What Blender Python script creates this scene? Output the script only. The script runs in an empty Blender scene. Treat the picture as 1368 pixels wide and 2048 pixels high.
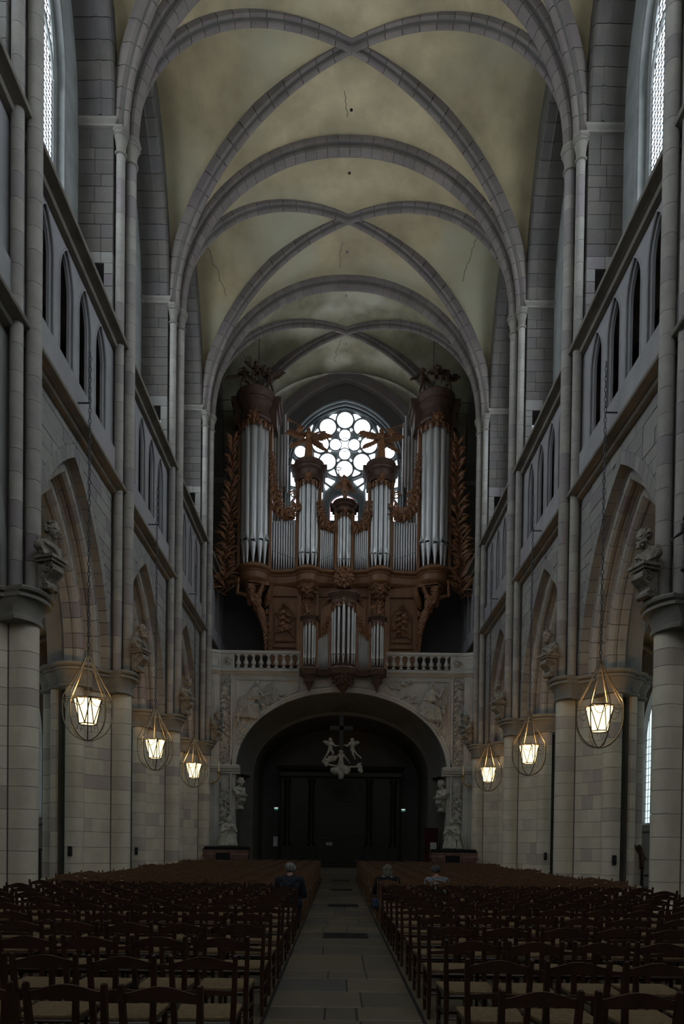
import bpy, math, random
from mathutils import Matrix, Vector
R0 = random.Random(7)
sc = bpy.context.scene
COL = sc.collection
PI = math.pi
# ------------------------------------------------------------------ camera
CAMX, CAMH = -0.13, 1.66
def make_camera():
    cx, cy, pitch, yaw, roll = 673.63, 1723.33, -0.0164, 0.0003, -0.0129
    cd = bpy.data.cameras.new('camera'); co = bpy.data.objects.new('camera', cd); COL.objects.link(co)
    cd.sensor_fit = 'HORIZONTAL'; cd.sensor_width = 24.0; cd.lens = 24.0
    cd.shift_x = (684 - cx) / 1368; cd.shift_y = (cy - 1024) / 1368
    cd.clip_start = 0.05; cd.clip_end = 300
    c, s = math.cos(yaw), math.sin(yaw); Y = Matrix(((c, s, 0), (-s, c, 0), (0, 0, 1)))
    c, s = math.cos(pitch), math.sin(pitch); P = Matrix(((1, 0, 0), (0, c, s), (0, -s, c)))
    c, s = math.cos(roll), math.sin(roll); Q = Matrix(((c, 0, -s), (0, 1, 0), (s, 0, c)))
    W = Q @ P @ Y
    r, f, u = W[0], W[1], W[2]
    M = Matrix(((r[0], u[0], -f[0], CAMX), (r[1], u[1], -f[1], 0), (r[2], u[2], -f[2], CAMH), (0, 0, 0, 1)))
    co.matrix_world = M; sc.camera = co
make_camera()
sc.view_settings.view_transform = 'Standard'; sc.view_settings.look = 'None'
sc.view_settings.gamma = 1.0; sc.view_settings.use_curve_mapping = False
sc.view_settings.exposure = -0.15
# ------------------------------------------------------------------ world and daylight
wd = bpy.data.worlds.new('overcast_sky'); sc.world = wd; wd.use_nodes = True
wd.node_tree.nodes['Background'].inputs[0].default_value = (0.72, 0.82, 1.0, 1)
wd.node_tree.nodes['Background'].inputs[1].default_value = 1.0
L = 5.935; PY = [13.23 + L * (k - 1) for k in range(0, 6)]      # pier centres 0..5 (7.3 .. 36.97)
YW = 36.97
# daylight comes in only through the leaded windows (their glass glows) and the lanterns are the lamps
CLERE_E, ROSE_E, CHOIR_E, AISLE_E = 8.5, 5.0, 1.0, 1.6
# ------------------------------------------------------------------ materials
def nmat(name): 
    m = bpy.data.materials.new(name); m.use_nodes = True
    return m, m.node_tree.nodes, m.node_tree.links, m.node_tree.nodes['Principled BSDF']
def surf(name, c1, c2, rough=0.85, scale=1.5, bump=0.15, bscale=25, metal=0.0, rnd=0.0, c3=None, blotch=0.35, spec=0.3, stretch=None, dist=0.02):
    """two tones mixed by world-space noise; rnd = how much each separate stone differs; c3 = occasional third tone"""
    m, N, K, B = nmat(name)
    geo = N.new('ShaderNodeNewGeometry'); pos = geo.outputs['Position']
    if stretch:
        mp = N.new('ShaderNodeMapping'); mp.inputs['Scale'].default_value = stretch; K.new(pos, mp.inputs['Vector']); pos = mp.outputs['Vector']
    n1 = N.new('ShaderNodeTexNoise'); n1.inputs['Scale'].default_value = scale; n1.inputs['Detail'].default_value = 5; n1.inputs['Roughness'].default_value = 0.62
    K.new(pos, n1.inputs['Vector'])
    mr = N.new('ShaderNodeMapRange'); mr.inputs['From Min'].default_value = 0.5 - blotch / 2; mr.inputs['From Max'].default_value = 0.5 + blotch / 2
    K.new(n1.outputs['Fac'], mr.inputs['Value'])
    mx = N.new('ShaderNodeMix'); mx.data_type = 'RGBA'; mx.inputs['A'].default_value = (*c1, 1); mx.inputs['B'].default_value = (*c2, 1)
    fac = mr.outputs['Result']
    if rnd > 0:
        oi = N.new('ShaderNodeObjectInfo')
        ma = N.new('ShaderNodeMix'); ma.data_type = 'FLOAT'; ma.inputs['Factor'].default_value = rnd
        K.new(fac, ma.inputs['A']); K.new(oi.outputs['Random'], ma.inputs['B']); fac = ma.outputs['Result']
    K.new(fac, mx.inputs['Factor']); out = mx.outputs['Result']
    if c3:
        m3 = N.new('ShaderNodeMix'); m3.data_type = 'RGBA'; m3.inputs['B'].default_value = (*c3, 1); K.new(out, m3.inputs['A'])
        if rnd > 0:
            wn = N.new('ShaderNodeMath'); wn.operation = 'MULTIPLY'; wn.inputs[1].default_value = 7.31; K.new(oi.outputs['Random'], wn.inputs[0])
            fr = N.new('ShaderNodeMath'); fr.operation = 'FRACT'; K.new(wn.outputs[0], fr.inputs[0])
            m2 = N.new('ShaderNodeMapRange'); m2.inputs['From Min'].default_value = 0.74; m2.inputs['From Max'].default_value = 0.92; m2.inputs['To Max'].default_value = 0.7; K.new(fr.outputs[0], m2.inputs['Value'])
        else:
            n3 = N.new('ShaderNodeTexNoise'); n3.inputs['Scale'].default_value = scale * 0.35; n3.inputs['Detail'].default_value = 3; K.new(pos, n3.inputs['Vector'])
            m2 = N.new('ShaderNodeMapRange'); m2.inputs['From Min'].default_value = 0.5; m2.inputs['From Max'].default_value = 0.68; K.new(n3.outputs['Fac'], m2.inputs['Value'])
        K.new(m2.outputs['Result'], m3.inputs['Factor']); out = m3.outputs['Result']
    K.new(out, B.inputs['Base Color'])
    B.inputs['Roughness'].default_value = rough; B.inputs['Metallic'].default_value = metal; B.inputs['Specular IOR Level'].default_value = spec
    if bump > 0:
        n2 = N.new('ShaderNodeTexNoise'); n2.inputs['Scale'].default_value = bscale; n2.inputs['Detail'].default_value = 6; K.new(pos, n2.inputs['Vector'])
        bp = N.new('ShaderNodeBump'); bp.inputs['Strength'].default_value = bump; bp.inputs['Distance'].default_value = dist
        K.new(n2.outputs['Fac'], bp.inputs['Height']); K.new(bp.outputs['Normal'], B.inputs['Normal'])
    return m
def plain(name, c, rough=0.6, metal=0.0, spec=0.3):
    m, N, K, B = nmat(name); B.inputs['Base Color'].default_value = (*c, 1); B.inputs['Roughness'].default_value = rough
    B.inputs['Metallic'].default_value = metal; B.inputs['Specular IOR Level'].default_value = spec; return m
def glow(name, c, s):
    m, N, K, B = nmat(name); B.inputs['Base Color'].default_value = (*c, 1); B.inputs['Emission Color'].default_value = (*c, 1); B.inputs['Emission Strength'].default_value = s; return m
M = {}
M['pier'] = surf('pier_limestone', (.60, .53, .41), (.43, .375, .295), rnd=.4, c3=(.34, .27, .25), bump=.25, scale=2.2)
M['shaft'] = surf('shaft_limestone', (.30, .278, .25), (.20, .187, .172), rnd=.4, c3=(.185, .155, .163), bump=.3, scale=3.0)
M['loft'] = surf('loft_stone_painted_shade', (.03, .028, .026), (.02, .019, .018), bump=0)  # near-black colour puts the triforium passage's darkness into the stone
M['mortar'] = surf('dark_mortar', (.10, .095, .085), (.07, .066, .06), bump=.1)
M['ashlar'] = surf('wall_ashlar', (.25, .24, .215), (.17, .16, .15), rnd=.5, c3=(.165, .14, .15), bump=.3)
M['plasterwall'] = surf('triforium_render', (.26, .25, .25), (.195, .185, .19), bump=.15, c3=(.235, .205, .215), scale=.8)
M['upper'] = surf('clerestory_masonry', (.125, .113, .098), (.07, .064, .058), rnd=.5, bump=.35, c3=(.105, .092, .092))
M['upperpale'] = surf('window_surround_stone', (.24, .245, .235), (.16, .165, .16), bump=.25)
M['rib'] = surf('rib_stone', (.195, .165, .148), (.115, .098, .09), rnd=.5, c3=(.15, .12, .12), bump=.25)
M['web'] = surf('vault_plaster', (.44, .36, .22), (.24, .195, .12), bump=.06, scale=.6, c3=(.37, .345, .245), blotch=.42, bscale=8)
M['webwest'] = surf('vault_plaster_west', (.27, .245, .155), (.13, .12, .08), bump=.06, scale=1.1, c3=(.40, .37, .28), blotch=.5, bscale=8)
M['moulding'] = surf('cornice_stone', (.22, .20, .17), (.14, .13, .115), bump=.2)
M['floor'] = surf('floor_flagstone', (.14, .108, .068), (.075, .062, .044), rnd=.6, c3=(.06, .062, .066), rough=.42, bump=.12, spec=.5)
M['floorgap'] = surf('floor_joint', (.035, .032, .028), (.025, .023, .02), bump=0)
M['tribune'] = surf('tribune_stone', (.42, .405, .38), (.32, .31, .295), bump=.12, scale=1.2)
M['relief'] = surf('relief_stone', (.38, .365, .335), (.24, .225, .205), bump=.15, scale=5)
M['statue'] = surf('statue_stone', (.46, .44, .38), (.30, .28, .24), bump=.12, scale=5)
M['bust'] = surf('bust_stone', (.27, .235, .19), (.12, .105, .09), bump=.3, scale=9)
M['oak'] = surf('organ_oak', (.20, .092, .04), (.105, .047, .021), rough=.5, scale=1.5, bump=.12, bscale=12, stretch=(3, 3, .5), blotch=.5)
M['oakcarve'] = surf('carved_oak', (.21, .09, .036), (.085, .036, .016), rough=.5, scale=7, bump=.2, bscale=30)
M['oakdark'] = surf('dark_oak', (.085, .047, .031), (.045, .025, .018), rough=.5, scale=3, bump=.1, stretch=(3, 3, .6))
M['tin'] = surf('pipe_tin', (.56, .55, .53), (.34, .34, .34), rough=.46, metal=.6, scale=2.2, bump=.03, stretch=(4, 4, .5), blotch=.6)
M['mouth'] = plain('pipe_mouth_dark', (.01, .01, .01), .9)
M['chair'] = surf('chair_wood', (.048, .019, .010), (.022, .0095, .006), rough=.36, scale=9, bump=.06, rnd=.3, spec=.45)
M['chairpale'] = surf('pale_chair_wood', (.15, .075, .036), (.09, .042, .02), rough=.4, scale=9, bump=.06, rnd=.3, spec=.45)  # lighter chair wood, used for the farther rows
M['rush'] = surf('rush_seat', (.23, .155, .08), (.125, .082, .043), rough=.8, scale=30, bump=.5, bscale=90, rnd=.2)
M['iron'] = plain('wrought_iron', (.045, .045, .05), .45, .6)
M['ironlamp'] = plain('lamp_iron', (.17, .145, .10), .4, .7)
M['lamp'] = glow('lamp_shade_glass', (1.0, .76, .40), 2.6)
M['glass'] = glow('bright_leaded_glass', (.80, .91, 1.0), CLERE_E)
M['choirglass'] = glow('choir_glass', (.97, .97, 1.0), CHOIR_E)
M['roseglass'] = glow('west_window_glass', (.86, .92, 1.0), ROSE_E)
M['redglass'] = glow('red_border_glass', (1.0, .12, .3), 1.1)
M['dimglass'] = glow('aisle_glass', (.62, .78, .82), AISLE_E)
M['lead'] = plain('lead_came', (.05, .055, .06), .6)
M['tracery'] = surf('tracery_stone', (.20, .225, .22), (.14, .16, .16), bump=.1)
M['marble'] = surf('red_marble', (.22, .12, .095), (.13, .068, .055), rough=.3, scale=4, bump=0)
M['black'] = plain('black_marble', (.012, .012, .013), .3)
M['blackwood'] = surf('blackened_wood', (.02, .017, .015), (.012, .01, .01), rough=.45, scale=4, bump=.2)
M['jacket'] = surf('navy_jacket_cloth', (.016, .019, .027), (.010, .012, .018), rough=.9, bump=.3, bscale=60)
M['jacketblack'] = surf('black_coat_cloth', (.010, .010, .011), (.006, .006, .007), rough=.95, bump=.3, bscale=60)
M['jacketgrey'] = surf('light_grey_jacket_cloth', (.20, .215, .23), (.145, .155, .17), rough=.9, bump=.3, bscale=60)
M['jeans'] = surf('blue_jeans', (.03, .045, .09), (.018, .027, .055), rough=.9, bump=.2, bscale=80)
M['skin'] = plain('skin', (.36, .20, .14), .55)
M['greyhair'] = surf('grey_hair', (.22, .215, .205), (.07, .068, .065), rough=.6, scale=25, bump=.6, bscale=70, stretch=(1, 1, .3))
M['blondhair'] = surf('silver_blond_hair', (.19, .175, .145), (.045, .040, .034), rough=.55, scale=25, bump=.6, bscale=80, stretch=(2.5, 2.5, .25))
M['darkhair'] = surf('dark_grey_hair', (.09, .087, .083), (.03, .029, .028), rough=.6, scale=25, bump=.6, bscale=70, stretch=(1, 1, .3))
M['gold'] = plain('gilt_bronze', (.42, .27, .09), .4, .8)
M['oldgold'] = plain('tarnished_gilding', (.10, .06, .022), .5, .4)
M['wax'] = plain('candle_wax', (.62, .52, .36), .5)
M['white'] = plain('white_paper', (.38, .39, .39), .7)
M['redcloth'] = plain('red_cloth', (.035, .005, .005), .9)
M['shoe'] = plain('shoe_leather', (.012, .010, .009), .5)
M['leafgreen'] = plain('leaf_green', (.03, .06, .02), .7)
# ------------------------------------------------------------------ mesh helpers
class MB:
    def __init__(s): s.v = []; s.f = []; s.m = []; s.T = None; s.mi = 0
    def add(s, vs, fs):
        o = len(s.v)
        s.v += [tuple(s.T @ Vector(p)) for p in vs] if s.T is not None else [tuple(p) for p in vs]
        s.f += [tuple(i + o for i in f) for f in fs]; s.m += [s.mi] * len(fs)
    def box(s, x0, x1, y0, y1, z0, z1):
        s.add([(x, y, z) for z in (z0, z1) for y in (y0, y1) for x in (x0, x1)], [(0, 2, 3, 1), (4, 5, 7, 6), (0, 1, 5, 4), (1, 3, 7, 5), (3, 2, 6, 7), (2, 0, 4, 6)])
    def cbox(s, x0, x1, y0, y1, z0, z1, c):            # box with every long edge chamfered (front x0 side kept)
        s.loft([[(x0 + a, y0 + a, z), (x1 - a, y0 + a, z), (x1 - a, y1 - a, z), (x0 + a, y1 - a, z)] for z, a in ((z0, c), (z0 + c, 0), (z1 - c, 0), (z1, c))])
    def loft(s, rings, cap=True, closed=True):
        n = len(rings[0]); vs = [p for r in rings for p in r]; fs = []
        for i in range(len(rings) - 1):
            for j in range(n if closed else n - 1):
                k = (j + 1) % n; fs.append((i * n + j, i * n + k, (i + 1) * n + k, (i + 1) * n + j))
        if cap and closed: fs.append(tuple(reversed(range(n)))); fs.append(tuple(range((len(rings) - 1) * n, len(rings) * n)))
        s.add(vs, fs)
    def lathe(s, prof, c=(0, 0, 0), n=16, a0=0.0, a1=2 * PI, sx=1, sy=1):
        full = abs(a1 - a0 - 2 * PI) < 1e-6; m = n if full else n + 1
        s.loft([[(c[0] + sx * r * math.cos(a0 + (a1 - a0) * j / n), c[1] + sy * r * math.sin(a0 + (a1 - a0) * j / n), c[2] + z) for j in range(m)] for r, z in prof], closed=full, cap=full)
    def tube(s, path, r, n=6, closed=False, rad=None):
        path = [Vector(p) for p in path]; m = len(path); rings = []; up = None
        for i, p in enumerate(path):
            a = path[(i - 1) % m] if (closed or i > 0) else p; b = path[(i + 1) % m] if (closed or i < m - 1) else p
            t = (b - a).normalized()
            if up is None:
                up = Vector((0, 0, 1)) if abs(t.z) < .9 else Vector((1, 0, 0))
            x = t.cross(up); x = x.normalized() if x.length > 1e-5 else t.orthogonal().normalized()
            y = x.cross(t).normalized(); up = y
            rr = rad[i] if rad else r
            rings.append([p + x * rr * math.cos(2 * PI * j / n) + y * rr * math.sin(2 * PI * j / n) for j in range(n)])
        if closed: rings.append(rings[0])
        s.loft(rings, cap=not closed)
    def ball(s, c, r, n=8, m=6):
        rx, ry, rz = r if isinstance(r, (tuple, list)) else (r, r, r)
        rings = [[(c[0] + rx * math.sin(PI * i / m) * math.cos(2 * PI * j / n), c[1] + ry * math.sin(PI * i / m) * math.sin(2 * PI * j / n), c[2] - rz * math.cos(PI * i / m)) for j in range(n)] for i in range(1, m)]
        s.loft(rings)
    def prism(s, poly, d0, d1, ax='y'):                # poly in the plane across ax; ax y: (x,z); x: (y,z); z: (x,y)
        f = {'y': lambda a, b, d: (a, d, b), 'x': lambda a, b, d: (d, a, b), 'z': lambda a, b, d: (a, b, d)}[ax]
        s.loft([[f(a, b, d) for a, b in poly] for d in (d0, d1)])
    def grid(s, rows): s.loft(rows, cap=False, closed=False)
    def mesh(s, name, mats, smooth=False):
        me = bpy.data.meshes.new(name); me.from_pydata(s.v, [], s.f)
        for m in (mats if isinstance(mats, (list, tuple)) else [mats]): me.materials.append(M[m] if isinstance(m, str) else m)
        if any(s.m): me.polygons.foreach_set('material_index', s.m)
        if smooth: me.shade_smooth(); me.set_sharp_from_angle(angle=math.radians(33))
        me.update(); return me
    def obj(s, name, mats, parent=None, smooth=False): return put(name, s.mesh(name, mats, smooth), parent)
def put(name, me, parent=None, loc=None, rot=None, scale=None):
    o = bpy.data.objects.new(name, me); COL.objects.link(o)
    if parent is not None: o.parent = parent
    if loc is not None: o.location = loc
    if rot is not None: o.rotation_euler = rot
    if scale is not None: o.scale = scale
    return o
def tag(o, label=None, cat=None, group=None, kind=None):
    if label: o['label'] = label
    if cat: o['category'] = cat
    if group: o['group'] = group
    if kind: o['kind'] = kind
    return o
def thing(name, label, cat, loc=(0, 0, 0), rotz=0, group=None, scale=None):
    o = put(name, None, None, loc, (0, 0, rotz), scale); o.empty_display_size = .1; return tag(o, label, cat, group)
def copy_tree(o, parent=None):
    c = o.copy(); COL.objects.link(c); c.parent = parent
    for ch in KIDS(o): copy_tree(ch, c)
    return c
def KIDS(o): return list(o.children)
def arc(a, r, n, d=0.0):
    """pointed arch, half span a, rise r, concentric offset d outwards; list of (u, w) left to right"""
    Rr = (a * a + r * r) / (2 * a); e = Rr - a; Rd = Rr + d
    top = math.acos(e / Rd) if abs(e) < Rd else 0
    right = [(-e + Rd * math.cos(top * i / n), Rd * math.sin(top * i / n)) for i in range(n + 1)]
    return [(-u, w) for u, w in right] + [(u, w) for u, w in reversed(right[:-1])]
def arcz(a, r, u, d=0.0):
    Rr = (a * a + r * r) / (2 * a); e = Rr - a; Rd = Rr + d; t = Rd * Rd - (abs(u) + e) ** 2
    return math.sqrt(t) if t > 0 else -1e3
def wall_open(mb, fmap, u0, u1, zb, zt, ops, d0, d1, n=10):
    """wall strip u0..u1, zb..zt, depth d0..d1 with arched openings ops=[(c, a, sill, spring, rise)]"""
    def blk(poly): mb.loft([[fmap(a, d, b) for a, b in poly] for d in (d0, d1)])
    cur = u0
    for c, a, sill, spr, rise in ops:
        if c - a > cur + 1e-4: blk([(cur, zb), (c - a, zb), (c - a, zt), (cur, zt)])
        if sill > zb + 1e-4: blk([(c - a, zb), (c + a, zb), (c + a, sill), (c - a, sill)])
        pts = [(c + u, spr + w) for u, w in arc(a, rise, n)]
        if spr > sill + 1e-4: pass
        for p, q in zip(pts[:-1], pts[1:]): blk([p, q, (q[0], zt), (p[0], zt)])
        cur = c + a
    if cur < u1 - 1e-4: blk([(cur, zb), (u1, zb), (u1, zt), (cur, zt)])
def sweep_arch(mb, fmap, prof, a, r, c, spr, n=14, k0=0.0, k1=1.0):
    """profile [(radial offset, depth)] swept along a pointed arch"""
    rings = []
    for i in range(2 * n + 1):
        ring = []
        for d, dep in prof:
            u, w = arc(a, r, n, d)[i]; ring.append(fmap(c + u, dep, spr + w))
        rings.append(ring)
    mb.loft(rings)
# ------------------------------------------------------------------ sculpture: capsules melted into one skin
TS = bpy.data.scenes.new('modelling_table')
def cap_mesh(mb, a, b, ra, rb, n=10):
    a, b = Vector(a), Vector(b); t = b - a; L_ = t.length
    if L_ < 1e-6: mb.ball(a, ra, 10, 8); return
    t /= L_; x = t.orthogonal().normalized(); y = t.cross(x); rings = []
    for k in range(1, 5):
        g = PI / 2 * k / 4; rings.append((a - t * ra * math.cos(g), ra * math.sin(g)))
    for k in range(0, 4):
        g = PI / 2 * k / 4; rings.append((b + t * rb * math.sin(g), rb * math.cos(g)))
    mb.loft([[p + x * r * math.cos(2 * PI * j / n) + y * r * math.sin(2 * PI * j / n) for j in range(n)] for p, r in rings])
def sculpt(name, shapes, mat, voxel=.02, smooth=2):
    mb = MB()
    for s in shapes:
        if len(s) == 4: cap_mesh(mb, *s)
        else: mb.ball(s[0], s[1], 12, 9)
    me = mb.mesh(name + '_src', mat); ob = bpy.data.objects.new('t', me); TS.collection.objects.link(ob)
    md = ob.modifiers.new('r', 'REMESH'); md.mode = 'VOXEL'; md.voxel_size = voxel
    if smooth: sm = ob.modifiers.new('s', 'SMOOTH'); sm.factor = .5; sm.iterations = smooth
    vl = TS.view_layers[0]; vl.update()
    out = bpy.data.meshes.new_from_object(ob.evaluated_get(vl.depsgraph)); out.name = name
    if not out.materials: out.materials.append(M[mat])
    bpy.data.objects.remove(ob); bpy.data.meshes.remove(me)
    out.shade_smooth()
    return out
def drape(c, zt, rt, zb, rb, a0, a1, n, r, wob=.12, rnd=R0, sy=1.0):
    """long ridges of cloth running down a cone"""
    S = []
    for i in range(n):
        a = a0 + (a1 - a0) * (i + .5) / n; da = rnd.uniform(-wob, wob); P_ = []
        for q in range(5):
            t = q / 4; rr = rt + (rb - rt) * t ** .8; aa = a + da * math.sin(t * 3); P_.append((c[0] + rr * math.cos(aa), c[1] + sy * rr * math.sin(aa), zt + (zb - zt) * t))
        for q in range(4): S.append((P_[q], P_[q + 1], r * (.7 + .12 * q), r * (.82 + .12 * q)))
    return S
def lerp(a, b, t): return tuple(a[i] + (b[i] - a[i]) * t for i in range(len(a)))
def figure(J, k=1.0, face=(0, -1, 0), robe=False, fingers=True, fat=1.0, beard=False, curls=0, hand=1.0):
    """human figure from joints; k = scale of girths (1 = adult)"""
    S = []; F = Vector(face).normalized(); g = lambda n: Vector(J[n])
    side = Vector((-F.y, F.x, 0)).normalized(); up = Vector((0, 0, 1)); up = (up - F * up.dot(F)).normalized()
    H = g('head'); hr = .098 * k * J.get('hk', 1)
    S += [(H + up * hr * .18 - F * hr * .1, (hr * .80, hr * .92, hr * .95)), (H - up * hr * .35 + F * hr * .22, hr * .72), (H - up * hr * .85 + F * hr * .5, hr * .34)]
    S += [(H + F * hr * .88, H + F * hr * 1.12 - up * hr * .28, hr * .07, hr * .125), (H + F * hr * .78 + up * hr * .2 - side * hr * .42, H + F * hr * .78 + up * hr * .2 + side * hr * .42, hr * .12, hr * .12),
          (H + F * hr * .80 - up * hr * .52 - side * hr * .15, H + F * hr * .80 - up * hr * .52 + side * hr * .15, hr * .11, hr * .11)]
    for sg in (-1, 1): S.append((H + side * sg * hr * .86 - up * hr * .1, (hr * .14, hr * .2, hr * .26)))
    if beard:
        for i in range(9):
            a = (i - 4) / 4 * 1.1; S.append((H + F * hr * .72 * math.cos(a) + side * hr * .7 * math.sin(a) - up * hr * .62, H + F * hr * .75 * math.cos(a) + side * hr * .4 * math.sin(a) - up * hr * (1.45 - .25 * abs(a)), hr * .26, hr * .14))
    rr = random.Random(int(H.x * 77) + curls)
    for i in range(curls):
        a = rr.uniform(-2.5, 2.5); e = rr.uniform(.0, 1.45)
        d = (-F * math.cos(a) + side * math.sin(a)) * math.cos(e) + up * math.sin(e)
        if d.dot(F) > .62 and e < .7: continue
        S.append((H + up * hr * .15 + d * hr * .92, hr * rr.uniform(.17, .27)))
    n, c, p = g('neck'), g('chest'), g('pelvis')
    S += [(H - up * hr * .5, n, hr * .5, hr * .58), (n, c, .075 * k, .135 * k * fat), (c, p, .135 * k * fat, .13 * k * fat)]
    ls, rs = g('ls'), g('rs'); S += [(ls, rs, .065 * k, .065 * k), (ls, c, .07 * k, .11 * k), (rs, c, .07 * k, .11 * k), (n, ls, .06 * k, .06 * k), (n, rs, .06 * k, .06 * k)]
    S += [(c - side * .06 * k + F * .07 * k, .085 * k), (c + side * .06 * k + F * .07 * k, .085 * k)]
    for q in 'lr':
        sh, el, ha = g(q + 's'), g(q + 'e'), g(q + 'h')
        S += [(sh, el, .058 * k * fat, .043 * k), (el, ha, .046 * k * fat, .028 * k)]
        d = (ha - el).normalized(); w = d.orthogonal().normalized() if abs(d.dot(side)) > .9 else (side - d * side.dot(d)).normalized()
        pm = ha + d * .055 * k * hand; S.append((ha, pm, .030 * k, .036 * k))
        nrm = d.cross(w).normalized(); hk = k * hand
        if fingers:
            for i in range(4):
                o = (i - 1.5) * .021 * hk; l = (.066, .078, .074, .056)[i] * hk; kn = pm + d * .025 * hk + w * o
                S += [(kn, kn + d * l * .5 - nrm * .008 * hk, .0105 * hk, .0095 * hk), (kn + d * l * .5 - nrm * .008 * hk, kn + d * l * .85 - nrm * .035 * hk, .0095 * hk, .008 * hk)]
            th = ha + d * .02 * hk - w * .028 * hk; S.append((th, th + d * .045 * hk - w * .032 * hk, .013 * hk, .0095 * hk))
        if q + 'k' in J:
            kn, an = g(q + 'k'), g(q + 'f'); hp = p + side * (.07 * k if (kn - p).dot(side) > 0 else -.07 * k)
            S += [(hp, kn, .095 * k * fat, .060 * k), (kn, lerp(kn, an, .35), .060 * k, .062 * k * fat), (lerp(kn, an, .35), an, .060 * k * fat, .036 * k)]
            tf = Vector(J.get(q + 't', an + F * .15 * k - up * .03 * k)); S += [(an, tf, .038 * k, .028 * k)]
    return S
def folds(a, b, c, d, n, r, rnd=R0):
    """drapery ridges between edge a-b (top) and c-d (hem)"""
    S = []
    for i in range(n):
        t = (i + .5) / n; p = lerp(a, b, t); q = lerp(c, d, t)
        S.append((p, q, r * rnd.uniform(.6, .9), r * rnd.uniform(.9, 1.5)))
    return S
def scroll(mb, c, r, ax, bx, turns=1.5, t=.05, n=18, sgn=1, tail=None):
    """C scroll in the plane of unit vectors ax, bx"""
    ax, bx, c = Vector(ax), Vector(bx), Vector(c); path = []; rad = []
    for i in range(n + 1):
        u = i / n; a = sgn * turns * 2 * PI * u; rr = r * (1 - .8 * u); path.append(c + ax * rr * math.cos(a) + bx * rr * math.sin(a)); rad.append(t * (1 - .5 * u))
    if tail is not None: path.insert(0, Vector(tail)); rad.insert(0, t * .45)
    mb.tube(path, t, 5, rad=rad)
def leaf(mb, base, tip, out, w, t=.02, n=6):
    """curled acanthus leaf: tapering blade from base to tip, bulging along out"""
    base, tip, out = Vector(base), Vector(tip), Vector(out); d = tip - base; sd = d.cross(out).normalized(); rings = []
    for i in range(n + 1):
        u = i / n; c = base + d * u + out * math.sin(u * PI) * d.length * .28 + out * max(0, u - .75) * d.length * .9
        ww = w * math.sin(PI * (u * .86 + .12)) * (1.15 if i % 2 else .85); o = out * t
        rings.append([c + sd * ww, c + o * .9, c - sd * ww, c - o * .3])
    mb.loft(rings)
# ================================================================== STRUCTURE
SL = 0.0117                                   # the pavement climbs gently towards the west door
def FZ(y): return SL * max(y, -10)
ZA, ZV = 6.49, 21.05                          # tops of the arcade capitals and of the vault capitals
NAVE = [-10.5 + 5.935 * 0] 
# ---- floor
fl = MB(); fl.grid([[(x, y, FZ(y) - .012) for x in (-13.2, 13.2)] for y in (-11, 0, 20, 38.5)])
fl.grid([[(x, y, FZ(y) - .3) for x in (-13.2, 13.2)] for y in (-11, 0, 20, 38.5)])
floor = tag(fl.obj('floor', 'floorgap'), kind='structure')
rf = random.Random(3)
GR = [12.2, 18.1, 24.1, 29.9]
def slab(mb, x0, x1, y0, y1, g=.006, h=.0):
    z0, z1 = FZ(y0), FZ(y1); c = .008; x0 += g; x1 -= g; y0 += g; y1 -= g
    mb.loft([[(x0, y0, z0 - .05), (x1, y0, z0 - .05), (x1, y1, z1 - .05), (x0, y1, z1 - .05)], [(x0, y0, z0 - c + h), (x1, y0, z0 - c + h), (x1, y1, z1 - c + h), (x0, y1, z1 - c + h)],
             [(x0 + c, y0 + c, z0 + h), (x1 - c, y0 + c, z0 + h), (x1 - c, y1 - c, z1 + h), (x0 + c, y1 - c, z1 + h)]])
y = 2.2; nst = 0; AX0, AX1 = -.80, .70
while y < 31.3:
    d = rf.choice([.42, .5, .58, .72, .95, 1.25]) if y < 14 else rf.choice([.6, .75, .95])
    gr = [g for g in GR if y < g + .36 and y + d > g - .36]
    if gr:
        y0 = gr[0] - .36; 
        if y0 - y > .15:
            mb = MB(); slab(mb, AX0, AX1, y, y0); mb.obj('flagstone', 'floor', floor)
        for a, b in ((AX0, -.36), (.43, AX1)): mb = MB(); slab(mb, a, b, y0, y0 + .72); mb.obj('flagstone', 'floor', floor)
        y = y0 + .72; continue
    cuts = sorted([AX0, AX1] + ([rf.uniform(-.4, .3)] if d > .6 else [rf.uniform(-.45, -.2), rf.uniform(.05, .35)]))
    if d > 1: cuts = [AX0, rf.choice([-.3, .25]), AX1]
    for a, b in zip(cuts[:-1], cuts[1:]):
        mb = MB(); slab(mb, a, b, y, y + d, h=rf.uniform(-.002, .003)); mb.obj('flagstone', 'floor', floor)
    y += d
mb = MB()
for sx in (-1, 1):
    x = .70 if sx > 0 else .80
    while x < 13:
        w = rf.uniform(.6, .95); y = 1.0 + rf.uniform(0, .5)
        while y < 36.8:
            d = rf.uniform(.6, 1.2); a, b = (x, x + w) if sx > 0 else (-x - w, -x)
            if not (y > 31 and x < 6): slab(mb, a, b, y, y + d)
            y += d
        x += w
tag(mb.obj('side_flagstones', 'floor', floor), kind='stuff')
mb = MB()
for sx in (-.80, .70): mb.loft([[(sx - .018, 1.5, FZ(1.5) - .01), (sx + .018, 1.5, FZ(1.5) - .01), (sx + .018, 31, FZ(31) - .01), (sx - .018, 31, FZ(31) - .01)], [(sx - .018, 1.5, FZ(1.5) + .006), (sx + .018, 1.5, FZ(1.5) + .006), (sx + .018, 31, FZ(31) + .006), (sx - .018, 31, FZ(31) + .006)]])
mb.obj('aisle_edge_strip', 'blackwood', floor)
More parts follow.
